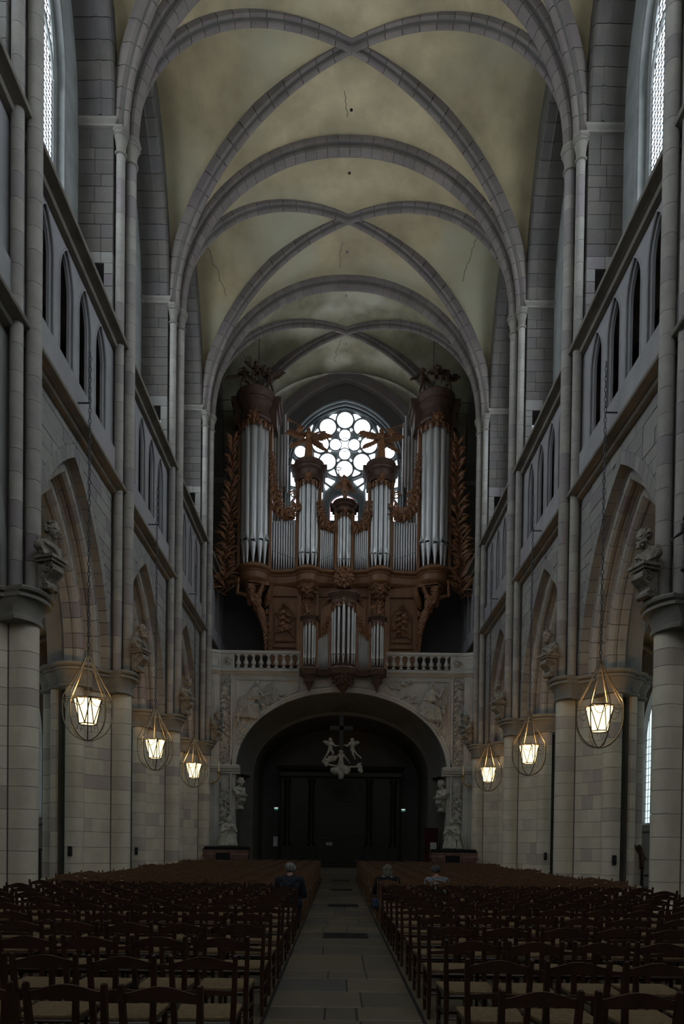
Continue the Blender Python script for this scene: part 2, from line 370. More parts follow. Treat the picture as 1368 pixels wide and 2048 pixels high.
for i, g in enumerate(GR):
    t = thing('floor_grate', ['dark iron heating grate in the aisle floor, nearest of the four', 'second nearest dark grate set in the aisle floor', 'third dark grate set in the aisle floor, between the seated people and the step', 'farthest dark floor grate, just before the step under the gallery'][i], 'grate', (.035, g, FZ(g)), group='grates in the aisle floor')
    mb = MB(); mb.box(-.385, .385, -.34, .34, -.012, -.004); mb.obj('grate_pit', 'black', t)
    mb = MB()
    for a, b, c, d in ((-.39, .39, -.35, -.32), (-.39, .39, .32, .35), (-.39, -.365, -.35, .35), (.365, .39, -.35, .35)): mb.box(a, b, c, d, -.01, .006)
    mb.obj('frame', 'iron', t)
    mb = MB()
    for k in range(18): mb.box(-.365 + .0415 * k, -.352 + .0415 * k, -.33, .33, -.01, .002)
    mb.obj('bars', 'blackwood', t)
# ---- piers: plan outline is a radial function round the pier centre
def hitc(cx, cy, r, th):
    dx, dy = math.cos(th), math.sin(th); b = cx * dx + cy * dy; q = b * b - (cx * cx + cy * cy - r * r)
    return b + math.sqrt(q) if q > 0 and b > 0 else 0
SH = [(-.98, 0, .24), (.98, 0, .24), (0, -.93, .235), (0, .93, .235), (.60, -.60, .17), (.60, .60, .17), (-.60, -.60, .06), (-.60, .60, .06)]
def rad(th):
    return max([.90 / (abs(math.cos(th)) + abs(math.sin(th)))] + [hitc(x, y, r, th) for x, y, r in SH[:6]])
def ring(z, off, n=96):
    return [((rad(2 * PI * j / n) + off) * math.cos(2 * PI * j / n), (rad(2 * PI * j / n) + off) * math.sin(2 * PI * j / n), z) for j in range(n)]
def smoothring(z, off, n=96, w=4):
    r0 = [rad(2 * PI * j / n) for j in range(n)]
    r1 = [max(r0[(j + k) % n] * (1 - .004 * k * k) for k in range(-w, w + 1)) for j in range(n)]
    return [((r1[j] + off) * math.cos(2 * PI * j / n), (r1[j] + off) * math.sin(2 * PI * j / n), z) for j in range(n)]
def seg_mesh(a0, a1, n, g=.0014):
    """one stone of a pier course: unit height, faces follow the plan outline"""
    da = g / 1.1; A = [a0 + da + (a1 - a0 - 2 * da) * i / n for i in range(n + 1)]
    mb = MB(); out = [(rad(t) * math.cos(t), rad(t) * math.sin(t)) for t in A]; inn = [(.55 * math.cos(t), .55 * math.sin(t)) for t in (A[-1], A[n // 2], A[0])]
    c = .008; sh = [((rad(t) - c) * math.cos(t), (rad(t) - c) * math.sin(t)) for t in A]
    P = lambda L_, z: [(x, y, z) for x, y in L_ + inn]
    mb.loft([P(sh, .010), P(out, .014), P(out, .986), P(sh, .990)])
    return mb.mesh('pier_stone', 'pier', True)
def ang(x, y): return math.atan2(y, x) % (2 * PI)
def build_pier_library():
    """two alternate courses; cuts chosen so the shafts are single drums and the flats carry one or two blocks"""
    d = .30
    U, V = .2478, .2559
    A = [PI - U, PI + U, PI + .78, 1.5 * PI - V, 1.5 * PI + V, 1.75 * PI, 2 * PI - U, U, .25 * PI, .5 * PI - V, .5 * PI + V, PI - .78]
    B = [PI - U, PI + U, PI + .52, PI + 1.0, 1.5 * PI - V, 1.5 * PI + V, 1.75 * PI, 2 * PI - U, U, .25 * PI, .5 * PI - V, .5 * PI + V, PI - 1.0, PI - .52]
    lib = []
    for cuts in (A, B):
        cs = sorted(c % (2 * PI) for c in cuts); L_ = []
        for i, a in enumerate(cs):
            b = cs[(i + 1) % len(cs)]; b = b if b > a else b + 2 * PI
            L_.append(seg_mesh(a, b, 12 if b - a < .53 and any(abs(((a + b) / 2 - q + PI) % (2 * PI) - PI) < .05 for q in (0, PI / 2, PI, 1.5 * PI)) else max(3, int((b - a) / .07))))
        lib.append(L_)
    return lib
PLIB = build_pier_library()
mb = MB(); mb.loft([ring(0, -.028), ring(1, -.028)]); CORE = mb.mesh('core', 'mortar')
mb = MB(); mb.loft([smoothring(z, o) for z, o in ((5.88, -.02), (5.9, .045), (5.97, .045), (5.99, .01), (6.12, .03), (6.24, .10), (6.30, .13), (6.30, .19), (6.36, .19), (6.38, .15), (6.41, .24), (6.46, .26), (6.49, .24), (6.49, -.3))]); CAP = mb.mesh('capital', 'moulding', True)
mb = MB(); mb.loft([smoothring(z, o) for z, o in ((0, .16), (.22, .16), (.25, .12), (.42, .12), (.45, .09), (.50, .09), (.53, .03), (.58, .0), (.6, -.05))]); BASE = mb.mesh('base', 'pier', True)
def drum(r, name, n=18):
    mb = MB(); mb.lathe([(r - .008, .004), (r, .008), (r, .992), (r - .008, .996)], n=n); return mb.mesh(name, 'shaft', True)
DR = {.147: drum(.147, 'shaft_drum'), .12: drum(.12, 'shaft_drum')}
def vcap(r, n=8):
    mb = MB(); mb.lathe([(r + .0, 0), (r + .045, .02), (r + .045, .06), (r + .005, .09), (r + .01, .22), (r + .03, .36), (r + .06, .46)], n=20)
    mb.lathe([(r + .05, .46), (r + .10, .49), (r + .10, .53), (r + .075, .56), (r + .115, .60), (r + .12, .66), (r + .10, .67)], n=n, a0=PI / 8, a1=2 * PI + PI / 8); return mb.mesh('vault_capital', 'moulding', True)
VC = {.147: vcap(.147), .12: vcap(.12)}
rp = random.Random(11)
PLAB = {(-1, 1): 'nearest stone pier on the left, cut off by the photo edge', (1, 1): 'nearest stone pier on the right, at the photo edge behind the black carving',
        (-1, 2): 'second stone pier on the left, behind the largest left lantern', (1, 2): 'second stone pier on the right, behind the largest right lantern',
        (-1, 3): 'third stone pier on the left, behind the middle left lantern', (1, 3): 'third stone pier on the right, behind the middle right lantern',
        (-1, 4): 'farthest stone pier on the left, beside the gallery arch', (1, 4): 'farthest stone pier on the right, beside the gallery arch'}
PIER = {}
for s in (-1, 1):
    for k in range(0, 6):
        full = 1 <= k <= 4
        z0 = FZ(PY[k]) - .02
        root = thing('stone_pier', PLAB.get((s, k), 'stone pier hidden beyond the frame'), 'pier', (s * 7.15, PY[k], 0), PI if s < 0 else 0, 'stone piers of the nave arcade') if full else tag(put('trim_%d' % (1 + k + (s > 0) * 10), CORE, None, (s * 7.15, PY[k], 0), None, (1, 1, 6.4)), kind='structure')
        PIER[(s, k)] = root
        if full:
            put('core', CORE, root, (0, 0, z0), None, (1, 1, 6.4 - z0)); put('capital', CAP, root); put('base', BASE, root, (0, 0, z0))
            z = z0 + .56; i = rp.randint(0, 1)
            while z < 5.86:
                h = rp.uniform(.30, .46)
                if 5.9 - z - h < .25: h = 5.9 - z
                for me in PLIB[i % 2]: put('pier_stone', me, root, (0, 0, z), None, (1, 1, h))
                z += h; i += 1
        else: continue
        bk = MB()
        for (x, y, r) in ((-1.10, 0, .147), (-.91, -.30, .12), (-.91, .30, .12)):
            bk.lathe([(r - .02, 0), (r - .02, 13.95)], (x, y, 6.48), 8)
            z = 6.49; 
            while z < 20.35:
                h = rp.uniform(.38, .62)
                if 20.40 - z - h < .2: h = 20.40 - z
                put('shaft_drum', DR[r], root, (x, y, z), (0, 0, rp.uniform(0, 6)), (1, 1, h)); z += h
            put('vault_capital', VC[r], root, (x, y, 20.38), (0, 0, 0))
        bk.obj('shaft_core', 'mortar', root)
# ---- side walls
def rect_cut(u0, u1, z0, z1, c, a, r, spr, d, n=5):
    """ashlar block with its lower side cut by the arch; None when swallowed"""
    n = max(8, int((u1 - u0) / .025)); run = []; best = []
    for i in range(n + 1):
        u = u0 + (u1 - u0) * i / n; l = max(z0, spr + arcz(a, r, u - c, d))
        if l < z1 - .02: run.append((u, l))
        else: best = max(best, run, key=len); run = []
    best = max(best, run, key=len)
    if len(best) < 4: return None
    keep = [p for k, p in enumerate(best) if k in (0, len(best) - 1) or k % 3 == 0 or (best[k - 1][1] > z0 + 1e-6) != (p[1] > z0 + 1e-6) or (best[k + 1][1] > z0 + 1e-6) != (p[1] > z0 + 1e-6)]
    return keep + [(best[-1][0], z1), (best[0][0], z1)]
AA, AR, ASP = 2.47, 4.30, 6.50
PB = [(0, .22), (-.05, .22), (-.09, .30), (-.13, .25), (-.20, .21), (-.28, .235), (-.33, .31), (-.31, .40), (-.27, .43), (-.33, .47), (-.33, .66), (0, .66)]
PC = [(-.33, .53), (-.38, .53), (-.42, .61), (-.46, .56), (-.53, .52), (-.61, .545), (-.66, .62), (-.64, .71), (-.60, .74), (-.66, .78), (-.66, .95), (-.33, .95)]
PA = [(.27, -.005), (0, -.005), (0, .67), (.27, .67)]
def vouss(prof, n, gap, name, mat, sub=2, a=AA, r=AR, spr=ASP, sgn=1):
    out = []; m = n * sub
    P_ = []
    for d, dep in prof: P_.append(arc(a, r, m // 2, d))
    def pt(j, f):                     # fractional index along the arch
        f = max(0, min(m, f)); i = int(min(f, m - 1)); t = f - i; p, q = P_[j][i], P_[j][i + 1]; return (p[0] + (q[0] - p[0]) * t, p[1] + (q[1] - p[1]) * t)
    for k in range(n):
        f0, f1 = k * sub + gap, (k + 1) * sub - gap; mb = MB(); rings = []
        for q in range(sub + 1):
            f = f0 + (f1 - f0) * q / sub; rings.append([(sgn * (6.4 + prof[j][1]), pt(j, f)[0], spr + pt(j, f)[1]) for j in range(len(prof))])
        mb.loft(rings); out.append(mb.mesh(name, mat, True))
    return out
WALL = {}
for s in (-1, 1):
    fm = lambda u, d, z, s=s: (s * (6.4 + d), u, z)
    core = MB(); rend = MB(); up = MB(); dark = MB(); pale = MB()
    core.box(*sorted((s * 6.4, s * 7.9)), -11, PY[0], 0, 15.5); wall_open(core, fm, -10.51, PY[0], 15.5, 27.5, [(PY[0] - L * (q + .5), 1.42, 16.9, 21.3, 2.9) for q in (2, 1, 0)], .95, 1.5, 8)
    for q in (0, 1, 2):
        wn = tag(put('window_%d' % (50 + q + (s > 0) * 3), None, None, (s * 7.8, PY[0] - L * (q + .5), 0)), kind='structure'); g = MB(); g.prism([(-1.42, 16.9)] + [(a, 21.3 + z) for a, z in arc(1.42, 2.9, 8)] + [(1.42, 16.9)], 0, .02, 'x'); g.obj('glass_pane', 'glass', wn)
    VS = [vouss(PA, 34, .04, 'arch_stone', 'ashlar', 2, sgn=s), vouss(PB, 24, .035, 'arch_stone', 'shaft', 2, sgn=s), vouss(PC, 22, .035, 'arch_stone', 'shaft', 2, sgn=s)]
    # clerestory wall rib
    FW = vouss([(-.0, -.02), (-.05, .03), (-.05, .28), (-.09, .33), (-.05, .40), (-.02, .95), (.28, .95), (.28, -.02)], 26, .035, 'wall_arch_stone', 'upper', 2, 2.53, 4.9, 21.3, s)
    wall = tag(put('wall_left' if s < 0 else 'wall_right', None), kind='structure')
    rs_ = random.Random(20 + s)
    for b in range(0, 5):
        y0, y1 = PY[b], PY[b + 1]; c = (y0 + y1) / 2
        wall_open(core, fm, y0, y1, 6.3, 11.3, [(c, AA + .15, 6.3, ASP, 4.473)], .03, .66, 24)
        wall_open(core, fm, y0, y1, 6.3, 11.3, [(c, AA - .45, 6.3, ASP, 3.77)], .66, 1.48, 24)
        if b in (1, 2, 3):
            for L_ in VS:
                for me in L_: put('arch_stone', me, wall, (0, c, 0))
            for me in FW: put('wall_arch_stone', me, wall, (0, c, 0))
            z = 6.55; row = 0
            while z < 11.2:
                h = min(rs_.uniform(.27, .42), 11.28 - z)
                if 11.28 - z - h < .12: h = 11.28 - z
                u = y0 + .40 
                while u < y1 - .41:
                    w = rs_.uniform(.45, .95); 
                    if y1 - .40 - u - w < .25: w = y1 - .40 - u
                    poly = rect_cut(u + .008, u + w - .008, z + .008, z + h - .008, c, AA, AR, ASP, .275)
                    if poly:
                        m2 = MB(); dd = -rs_.uniform(0, .012); m2.loft([[fm(a, q, zz) for a, zz in poly] for q in (dd, .2)]); m2.obj('ashlar_block', 'ashlar', wall)
                    u += w
                z += h; row += 1
        else:
            for pr in (PA, PB, PC): sweep_arch(core, fm, pr, AA, AR, c, ASP, 12)
        # string courses and parapet
        for z, sc_ in ((11.28, 1.0), (15.18, 1.05)):
            pr = [(.1, 0), (-.12, .02), (-.16, .08), (-.12, .13), (-.22, .17), (-.34, .19), (-.36, .23), (-.36, .27), (-.30, .30), (-.05, .42), (.1, .42)]
            m2 = MB(); m2.loft([[fm(u, d * sc_, z + w * sc_ * .82) for d, w in pr] for u in (y0, y1)]); m2.obj('cornice', 'moulding', wall)
        m2 = MB(); m2.loft([[fm(u, d, z) for d, z in ((-.10, 11.6), (-.10, 12.50), (-.06, 12.56), (.15, 12.6), (.15, 11.6))] for u in (y0, y1)]); m2.obj('parapet', 'plasterwall', wall)
        hw = .40 if b != 3 else .36
        ops = [(c + q, hw, 12.3, 14.32, .80) for q in (-1.665, -.555, .555, 1.665)]
        tr = MB(); wall_open(tr, fm, y0, y1, 12.5, 15.3, ops, .0, .06, 8)
        wall_open(tr, fm, y0, y1, 12.5, 15.3, [(q, hw - .07, e, f, g - .08) for q, h_, e, f, g in ops], .06, .13, 8)
        tr.obj('triforium_arcade', 'plasterwall', wall)
        for q, h_, e, f, g in ops:
            for off, dep, r in ((.005, .0, .028), (-.05, .07, .026)):
                pts = [fm(q - h_ - off, dep, 12.6)] + [fm(q + a, dep, f + w) for a, w in arc(h_ + off, g + off * 1.2, 8)] + [fm(q + h_ + off, dep, 12.6)]
                m2 = MB(); m2.tube(pts, r, 6); m2.obj('arch_moulding', 'plasterwall', wall, True)
        if b == 3:                    # pierced quatrefoils between the heads
            for q in (-1.11, 0, 1.11):
                m2 = MB()
                for k in range(4): a = k * PI / 2; m2.tube([fm(c + q + .05 * math.cos(a) + .045 * math.cos(t), .0, 14.98 + .05 * math.sin(a) + .045 * math.sin(t)) for t in [i * PI / 4 for i in range(8)]], .012, 5, closed=True)
                m2.obj('quatrefoil', 'shaft', wall)
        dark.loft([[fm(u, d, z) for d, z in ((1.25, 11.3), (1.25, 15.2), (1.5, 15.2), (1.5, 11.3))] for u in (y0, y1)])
        rend.loft([[fm(u, d, z) for d, z in ((.05, 15.22), (.05, 15.5), (1.6, 15.5), (1.6, 15.22))] for u in (y0, y1)])
        rend.loft([[fm(u, d, z) for d, z in ((.4, 11.25), (.4, 11.6), (1.6, 11.6), (1.6, 11.25))] for u in (y0, y1)])
        # clerestory outer wall with its window, wall arch in front
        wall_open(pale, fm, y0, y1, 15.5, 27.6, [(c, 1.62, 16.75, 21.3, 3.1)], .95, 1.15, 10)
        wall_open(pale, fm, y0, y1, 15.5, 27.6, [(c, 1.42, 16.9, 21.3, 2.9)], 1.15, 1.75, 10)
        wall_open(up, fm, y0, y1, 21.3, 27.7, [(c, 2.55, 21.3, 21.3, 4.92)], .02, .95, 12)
        for e in (1.72, 1.52):
            pts = [fm(c - e, .97 if e > 1.6 else 1.18, 16.8)] + [fm(c + a, .97 if e > 1.6 else 1.18, 21.3 + w) for a, w in arc(e, 3.2 if e > 1.6 else 3.0, 10)] + [fm(c + e, .97 if e > 1.6 else 1.18, 16.8)]
            m2 = MB(); m2.tube(pts, .055, 7); m2.obj('window_shaft', 'upperpale', wall, True)
    for k in range(0, 6):
        yk = PY[k]
        pil = MB(); pil.box(*sorted((s * 6.43, s * 7.33)), yk - .40, yk + .40, 17.45, 27.2); pil.obj('pilaster_core', 'mortar', wall)
        led = MB()
        for z, o in ((21.04, .04), (21.12, .09), (21.20, .09), (21.25, .05)): pass
        led.loft([[fm(yk - .42 - o, -.02 - o, z), fm(yk + .42 + o, -.02 - o, z), fm(yk + .42 + o, 1.0, z), fm(yk - .42 - o, 1.0, z)] for z, o in ((21.02, 0), (21.04, .06), (21.10, .06), (21.12, .03), (21.2, .09), (21.27, .09), (21.29, .0))]); led.obj('pilaster_ledge', 'moulding', wall)
        if not 1 <= k <= 4: continue
        z = 15.5
        while z < 25.6:
            h = rs_.uniform(.28, .42)
            if z < 17.45 and z + h > 17.3: h = 17.45 - z
            if z < 21.02 and z + h > 20.85: h = 21.02 - z
            if abs(z - 21.02) < .02: z = 21.29
            cs = [(0, .24), (.80, .95)] if z < 17.44 else [(0, (q := rs_.choice([.33, .5, .62]))), (q, .95)]
            for d0, d1 in cs:
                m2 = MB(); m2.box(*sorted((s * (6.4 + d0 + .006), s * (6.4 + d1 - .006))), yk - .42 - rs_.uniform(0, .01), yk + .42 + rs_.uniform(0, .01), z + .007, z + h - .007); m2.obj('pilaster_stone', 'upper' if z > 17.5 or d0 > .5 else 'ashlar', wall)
            z += h
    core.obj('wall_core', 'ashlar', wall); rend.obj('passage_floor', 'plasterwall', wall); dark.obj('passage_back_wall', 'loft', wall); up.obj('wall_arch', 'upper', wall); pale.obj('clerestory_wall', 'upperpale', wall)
    # clerestory windows: glass, leading, mullion
    for b in range(0, 5):
        c = (PY[b] + PY[b + 1]) / 2
        w = tag(put('window_%d' % (b + 1 + (5 if s > 0 else 0)), None, None, (s * 7.62, c, 0)), kind='structure')
        m2 = MB(); pts = [(-1.42, 16.9)] + [(a, 21.3 + q) for a, q in arc(1.42, 2.9, 10)] + [(1.42, 16.9)]
        m2.prism(pts, 0, .02, 'x')
        if b == 4: m2.obj('blocking_wall', 'upper', w); continue
        m2.obj('glass_pane', 'glass', w)
        m2 = MB()
        for k in range(-9, 10): 
            u = k * .155; top = 21.3 + max(0, arcz(1.42, 2.9, u))
            if abs(u) < 1.4: m2.tube([(-s * .03, u, 16.9), (-s * .03, u, top)], .013, 4)
        z = 16.95
        while z < 24.1:
            hwid = 1.42
            for q in range(30):
                if z > 21.3 and arcz(1.42, 2.9, hwid) < z - 21.3: hwid -= .05
            if hwid > .05: m2.tube([(-s * .03, -hwid, z), (-s * .03, 0, z + .07), (-s * .03, hwid, z)], .014, 4)
            z += .17
        m2.obj('leading', 'lead', w)
        m2 = MB(); m2.box(-.06 - s * .06, .06 - s * .06, -.07, .07, 16.9, 22.0)
        for q in (-.72, .72): m2.tube([(-s * .06, q - .66, 21.0)] + [(-s * .06, q + a, 21.0 + z_) for a, z_ in arc(.66, 1.1, 6)] + [(-s * .06, q + .66, 21.0)], .05, 5)
        m2.tube([(-s * .06, .5 * math.cos(t), 22.95 + .5 * math.sin(t)) for t in [i * PI / 10 for i in range(20)]], .05, 5, closed=True)
        m2.obj('mullion', 'upperpale', w)
# ---- vault
ceil_ = tag(put('ceiling', None), kind='structure')
TA, TR = 5.87, 5.72
def hz(x): x = min(abs(x), 6.27); return ZV + max(0.0, arcz(TA, TR, x, .42))
def webz(x, v): return hz(6.29 * min(min(abs(x), 6.29) / 6.29, abs(v) / (L / 2)))
for b in range(-3, 5):
    y0 = PY[0] + L * b; c = y0 + L / 2; m2 = MB()
    nq = 18
    for sx in (-1, 1):
        for sv in (-1, 1):
            f = lambda i: math.sin(PI / 2 * i / nq); vs = [(sx * (6.29 * f(i) if i <= nq else 6.52), c + sv * L / 2 * f(j), webz(6.29 * f(min(i, nq)), L / 2 * f(j))) for i in range(nq + 2) for j in range(nq + 1)]; w = nq + 1; fs = []
            for i in range(nq + 1):
                for j in range(nq): a, q = i * w + j, (i + 1) * w + j; fs += [(a, q, q + 1), (a, q + 1, a + 1)]
            m2.add(vs, fs)
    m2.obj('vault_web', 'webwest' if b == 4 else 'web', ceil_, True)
TP = [(-.02, -.045), (-.02, .045), (.01, .12), (.07, .175), (.15, .18), (.20, .13), (.235, .16), (.24, .26), (.29, .29), (.52, .29), (.52, -.29), (.29, -.29), (.24, -.26), (.235, -.16), (.20, -.13), (.15, -.18), (.07, -.175), (.01, -.12)]
def tsegs(n):
    out = []; P_ = [arc(TA, TR, n, d) for d, w in TP]
    for k in range(n):
        mb = MB(); rings = []
        for q in range(3):
            f = 2 * k + .03 + (2 - .06) * q / 2; i = min(int(f), 2 * n - 1); t = f - i
            rings.append([(P_[j][i][0] + (P_[j][i + 1][0] - P_[j][i][0]) * t, TP[j][1], P_[j][i][1] + (P_[j][i + 1][1] - P_[j][i][1]) * t) for j in range(len(TP))])
        mb.loft(rings); out.append(mb.mesh('transverse_rib_stone', 'rib', True))
    return out
TS_ = tsegs(46)
m2 = MB()
for k in range(0, 5):
    if k in (1, 2, 3, 4):
        for me in TS_: put('transverse_rib_stone', me, ceil_, (0, PY[k], ZV))
    else: sweep_arch(m2, lambda u, d, z, k=k: (u, PY[k] + d, z), TP, TA, TR, 0, ZV, 14)
    sweep_arch(m2, lambda u, d, z, k=k: (u, PY[k] + d, z), [(.05, -.10), (.05, .10), (.3, .22), (.45, .22), (.45, -.22), (.3, -.22)], TA, TR, 0, ZV, 14)
m2.obj('rib_backing', 'mortar', ceil_)
DP = [(-.035, -.02), (.035, -.02), (.075, .02), (.085, .07), (.06, .11), (.12, .14), (.19, .17), (.19, .5), (-.19, .5), (-.19, .17), (-.12, .14), (-.06, .11), (-.085, .07), (-.075, .02)]
def dpt(sx, sy, th):
    c_, s_ = math.cos(th), math.sin(th); p = Vector((sx * 6.05 * c_, sy * 2.66 * c_, 5.95 * s_)); t = Vector((-sx * 6.05 * s_, -sy * 2.66 * s_, 5.95 * c_)).normalized()
    sd = Vector((-sy * 2.66, sx * 6.05, 0)).normalized(); up_ = sd.cross(t); up_ = up_ if up_.z > 0 or th < .3 and up_.dot(Vector((sx, sy, 0))) > 0 else -up_
    return p, sd, up_
DSEG = []
NS = 18
for sx in (-1, 1):
    for sy in (-1, 1):
        for k in range(NS):
            mb = MB(); rings = []
            for q in range(3):
                th = (PI / 2) * ((k + .02) / NS + (.96 / NS) * q / 2); p, sd, u_ = dpt(sx, sy, th); rings.append([p + sd * a + u_ * d for a, d in DP])
            mb.loft(rings); DSEG.append(mb.mesh('diagonal_rib_stone', 'rib', True))
mbk = MB()
for sx in (-1, 1):
    for sy in (-1, 1):
        rings = []
        for k in range(25):
            p, sd, u_ = dpt(sx, sy, PI / 2 * k / 24); rings.append([p + sd * a + u_ * d for a, d in ((-.05, .04), (.05, .04), (.15, .2), (.15, .36), (-.15, .36), (-.15, .2))])
        mbk.loft(rings)
DBK = mbk.mesh('rib_backing', 'mortar')
mb = MB(); mb.lathe([(.05, -.02), (.14, .0), (.17, .06), (.15, .14), (.2, .2), (.2, .35)], n=16); BOSS = mb.mesh('vault_boss', 'rib', True)
for b in range(0, 5):
    c = PY[b] + L / 2; put('rib_backing', DBK, ceil_, (0, c, ZV)); put('vault_boss', BOSS, ceil_, (0, c, ZV + 5.98), None, (.8, .8, .5))
    if b > 0:
        for me in DSEG: put('diagonal_rib_stone', me, ceil_, (0, c, ZV))
# bell-rope holes and cracks in the plaster
m2 = MB()
for x, y in ((.03, 20.9), (.03, 24.0), (-.03, 29.6), (-.75, 22.6), (.95, 22.4), (-.9, 28.6), (.9, 28.5), (0, 26.2), (0, 34.9), (-.05, 31.9), (-.6, 34.0)):
    k = min(range(-3, 5), key=lambda q: abs(PY[0] + L * (q + .5) - y)); v = y - (PY[0] + L * (k + .5)); m2.lathe([(.055, -.012), (.055, .05)], (x, y, webz(x, v)), 8)
m2.obj('vault_holes', 'black', ceil_)
rc = random.Random(5)
for b, pts in ((3, [(-6.0, .80), (-5.67, 1.42), (-5.19, 2.06)]), (3, [(5.5, .33), (5.19, .97), (4.95, 1.77)]), (4, [(-5.3, 1.0), (-4.95, 1.5)]), (4, [(-.25, .6), (-.5, 1.4), (-.6, 2.2)]), (3, [(-.25, 1.1), (-.35, 1.7), (-.3, 2.4)]), (2, [(-.2, 1.27), (-.12, 2.2)])):
    c = PY[b] + L / 2; path = []
    for (xa, va), (xb, vb) in zip(pts[:-1], pts[1:]):
        for i in range(9): t = i / 9; x = xa + (xb - xa) * t + rc.uniform(-.05, .05); v = va + (vb - va) * t + rc.uniform(-.03, .03); path.append((x, c + v, webz(x, v) - .004))
    m2 = MB(); m2.tube(path, .012, 4); m2.obj('plaster_crack', 'mortar', ceil_)
# ---- side aisles
for s in (-1, 1):
    w = tag(put('wall_aisle_left' if s < 0 else 'wall_aisle_right', None), kind='structure'); fm = lambda u, d, z, s=s: (s * (12.8 + d), u, z)
    m2 = MB()
    m2.box(*sorted((s * 12.8, s * 13.6)), -11, PY[0], 0, 11.5)
    m3 = MB(); m4 = MB()
    for b in range(0, 5):
        c = PY[b] + L / 2; wall_open(m2, fm, PY[b], PY[b + 1], 0, 11.4, [(c, 1.25, 2.9, 6.2, 2.5)], 0, .7, 8)
        for i in range(2):
            e = 1.42 - .22 * i; pts = [fm(c - e, .1 + .25 * i, 3.0)] + [fm(c + a, .1 + .25 * i, 6.2 + z) for a, z in arc(e, 2.65 - .25 * i, 8)] + [fm(c + e, .1 + .25 * i, 3.0)]; m3.tube(pts, .07, 6)
        m3.loft([[fm(u, d, z) for d, z in ((-.08, 2.62), (-.08, 2.72), (.6, 3.05), (.6, 2.62))] for u in (c - 1.4, c + 1.4)])
        f = lambda x, v: 6.4 + 4.0 * math.sqrt(max(0, 1 - min(abs(x) / 2.5, abs(v) / 2.97) ** 2))
        m4.grid([[(s * (10.35 + 2.5 * math.sin(PI / 2 * i / 8)), c + 2.97 * math.sin(PI / 2 * j / 8), f(2.5 * math.sin(PI / 2 * i / 8), 2.97 * math.sin(PI / 2 * j / 8))) for i in range(-8, 9)] for j in range(-8, 9)])
        for a in (-1, 1):
            for d in (-1, 1): m3.tube([(s * 10.35 + a * 2.4 * math.cos(t), c + d * 2.85 * math.cos(t), 6.35 + 3.95 * math.sin(t)) for t in [i * PI / 16 for i in range(9)]], .12, 6)
        m3.tube([(s * (10.35 + 2.45 * math.cos(t)), PY[b], 6.3 + 3.9 * math.sin(t)) for t in [i * PI / 16 for i in range(17)]], .2, 6)
        m3.lathe([(.26, 0), (.26, .4), (.18, .5), (.16, 5.9), (.2, 5.95), (.3, 6.3), (.32, 6.4)], (s * 12.72, PY[b], FZ(PY[b])), 10)
        wn = tag(put('window_%d' % (20 + b + (s > 0) * 5), None, None, (s * 13.0, c, 0)), kind='structure')
        g = MB(); g.prism([(-1.2, 3.0)] + [(a, 6.2 + z) for a, z in arc(1.2, 2.4, 8)] + [(1.2, 3.0)], 0, .02, 'x'); g.obj('glass_pane', 'dimglass', wn)
        g = MB()
        for q in range(-5, 6): g.tube([(-s * .03, q * .22, 3.0), (-s * .03, q * .22, 6.2 + max(0, arcz(1.2, 2.4, q * .22)))], .012, 4)
        for q in range(12): g.tube([(-s * .03, -1.2, 3.2 + q * .3), (-s * .03, 1.2, 3.2 + q * .3)], .012, 4)
        g.box(-.05, .05, -.06, .06, 3.0, 8.4); g.obj('leading', 'lead', wn)
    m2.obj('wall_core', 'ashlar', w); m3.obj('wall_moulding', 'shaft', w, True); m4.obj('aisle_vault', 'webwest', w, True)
    m2 = MB(); m2.box(*sorted((s * 7.9, s * 13.6)), -11, -10.6, 0, 12); m2.obj('end_wall', 'ashlar', w)
# ---- choir end behind the photographer (closes the room, not in view)
fc = lambda u, d, z: (u, -10.4 - d, z)
m2 = MB(); wall_open(m2, fc, -8, 8, 0, 28, [(q, 1.5, 11.5, 19.5, 2.8) for q in (-4.2, 0, 4.2)], 0, .7, 10); tag(m2.obj('wall_choir', 'ashlar'), kind='structure')
for i, q in enumerate((-4.2, 0, 4.2)):
    wn = tag(put('window_%d' % (40 + i), None, None, (q, -10.75, 0)), kind='structure'); g = MB(); g.prism([(-1.5, 11.5)] + [(a, 19.5 + z) for a, z in arc(1.5, 2.8, 8)] + [(1.5, 11.5)], 0, .02); g.obj('glass_pane', 'choirglass', wn)
# ---- west wall and its window
wb = tag(put('wall_back', None), kind='structure')
fw = lambda u, d, z: (u, YW + .35 + d, z)
m2 = MB()
m2.box(-13.6, -6.4, YW + .35, YW + 1.6, 0, 12); m2.box(6.4, 13.6, YW + .35, YW + 1.6, 0, 12)
wall_open(m2, fw, -8, 8, 0, 28, [(0, 3.2, 18.6, 22.3, 3.65)], 0, .5, 14)
wall_open(m2, fw, -8, 8, 0, 28, [(0, 2.98, 18.9, 22.35, 3.45)], .5, 1.3, 14)
m2.obj('wall_core', 'upper', wb)
m2 = MB(); 
for a, r, dep, t, sp in ((3.2, 3.65, .0, .07, 22.3), (3.08, 3.54, .2, .06, 22.32), (2.98, 3.45, .42, .06, 22.35)):
    m2.tube([fw(-a, dep, 18.6)] + [fw(u, dep, sp + w) for u, w in arc(a, r, 12)] + [fw(a, dep, 18.6)], t, 7)
for sx in (-3.2, 3.2): m2.ball(fw(sx, .05, 22.0), (.13, .13, .2)); 
m2.obj('embrasure_moulding', 'tracery', wb, True)
m2 = MB(); sweep_arch(m2, lambda u, d, z: (u, YW + d, z), [(-.15, .02), (-.22, .1), (-.15, .16), (-.28, .22), (-.28, .36), (.3, .36), (.3, .02)], 4.8, 6.05, 0, ZV, 14); m2.obj('west_wall_arch', 'rib', wb)
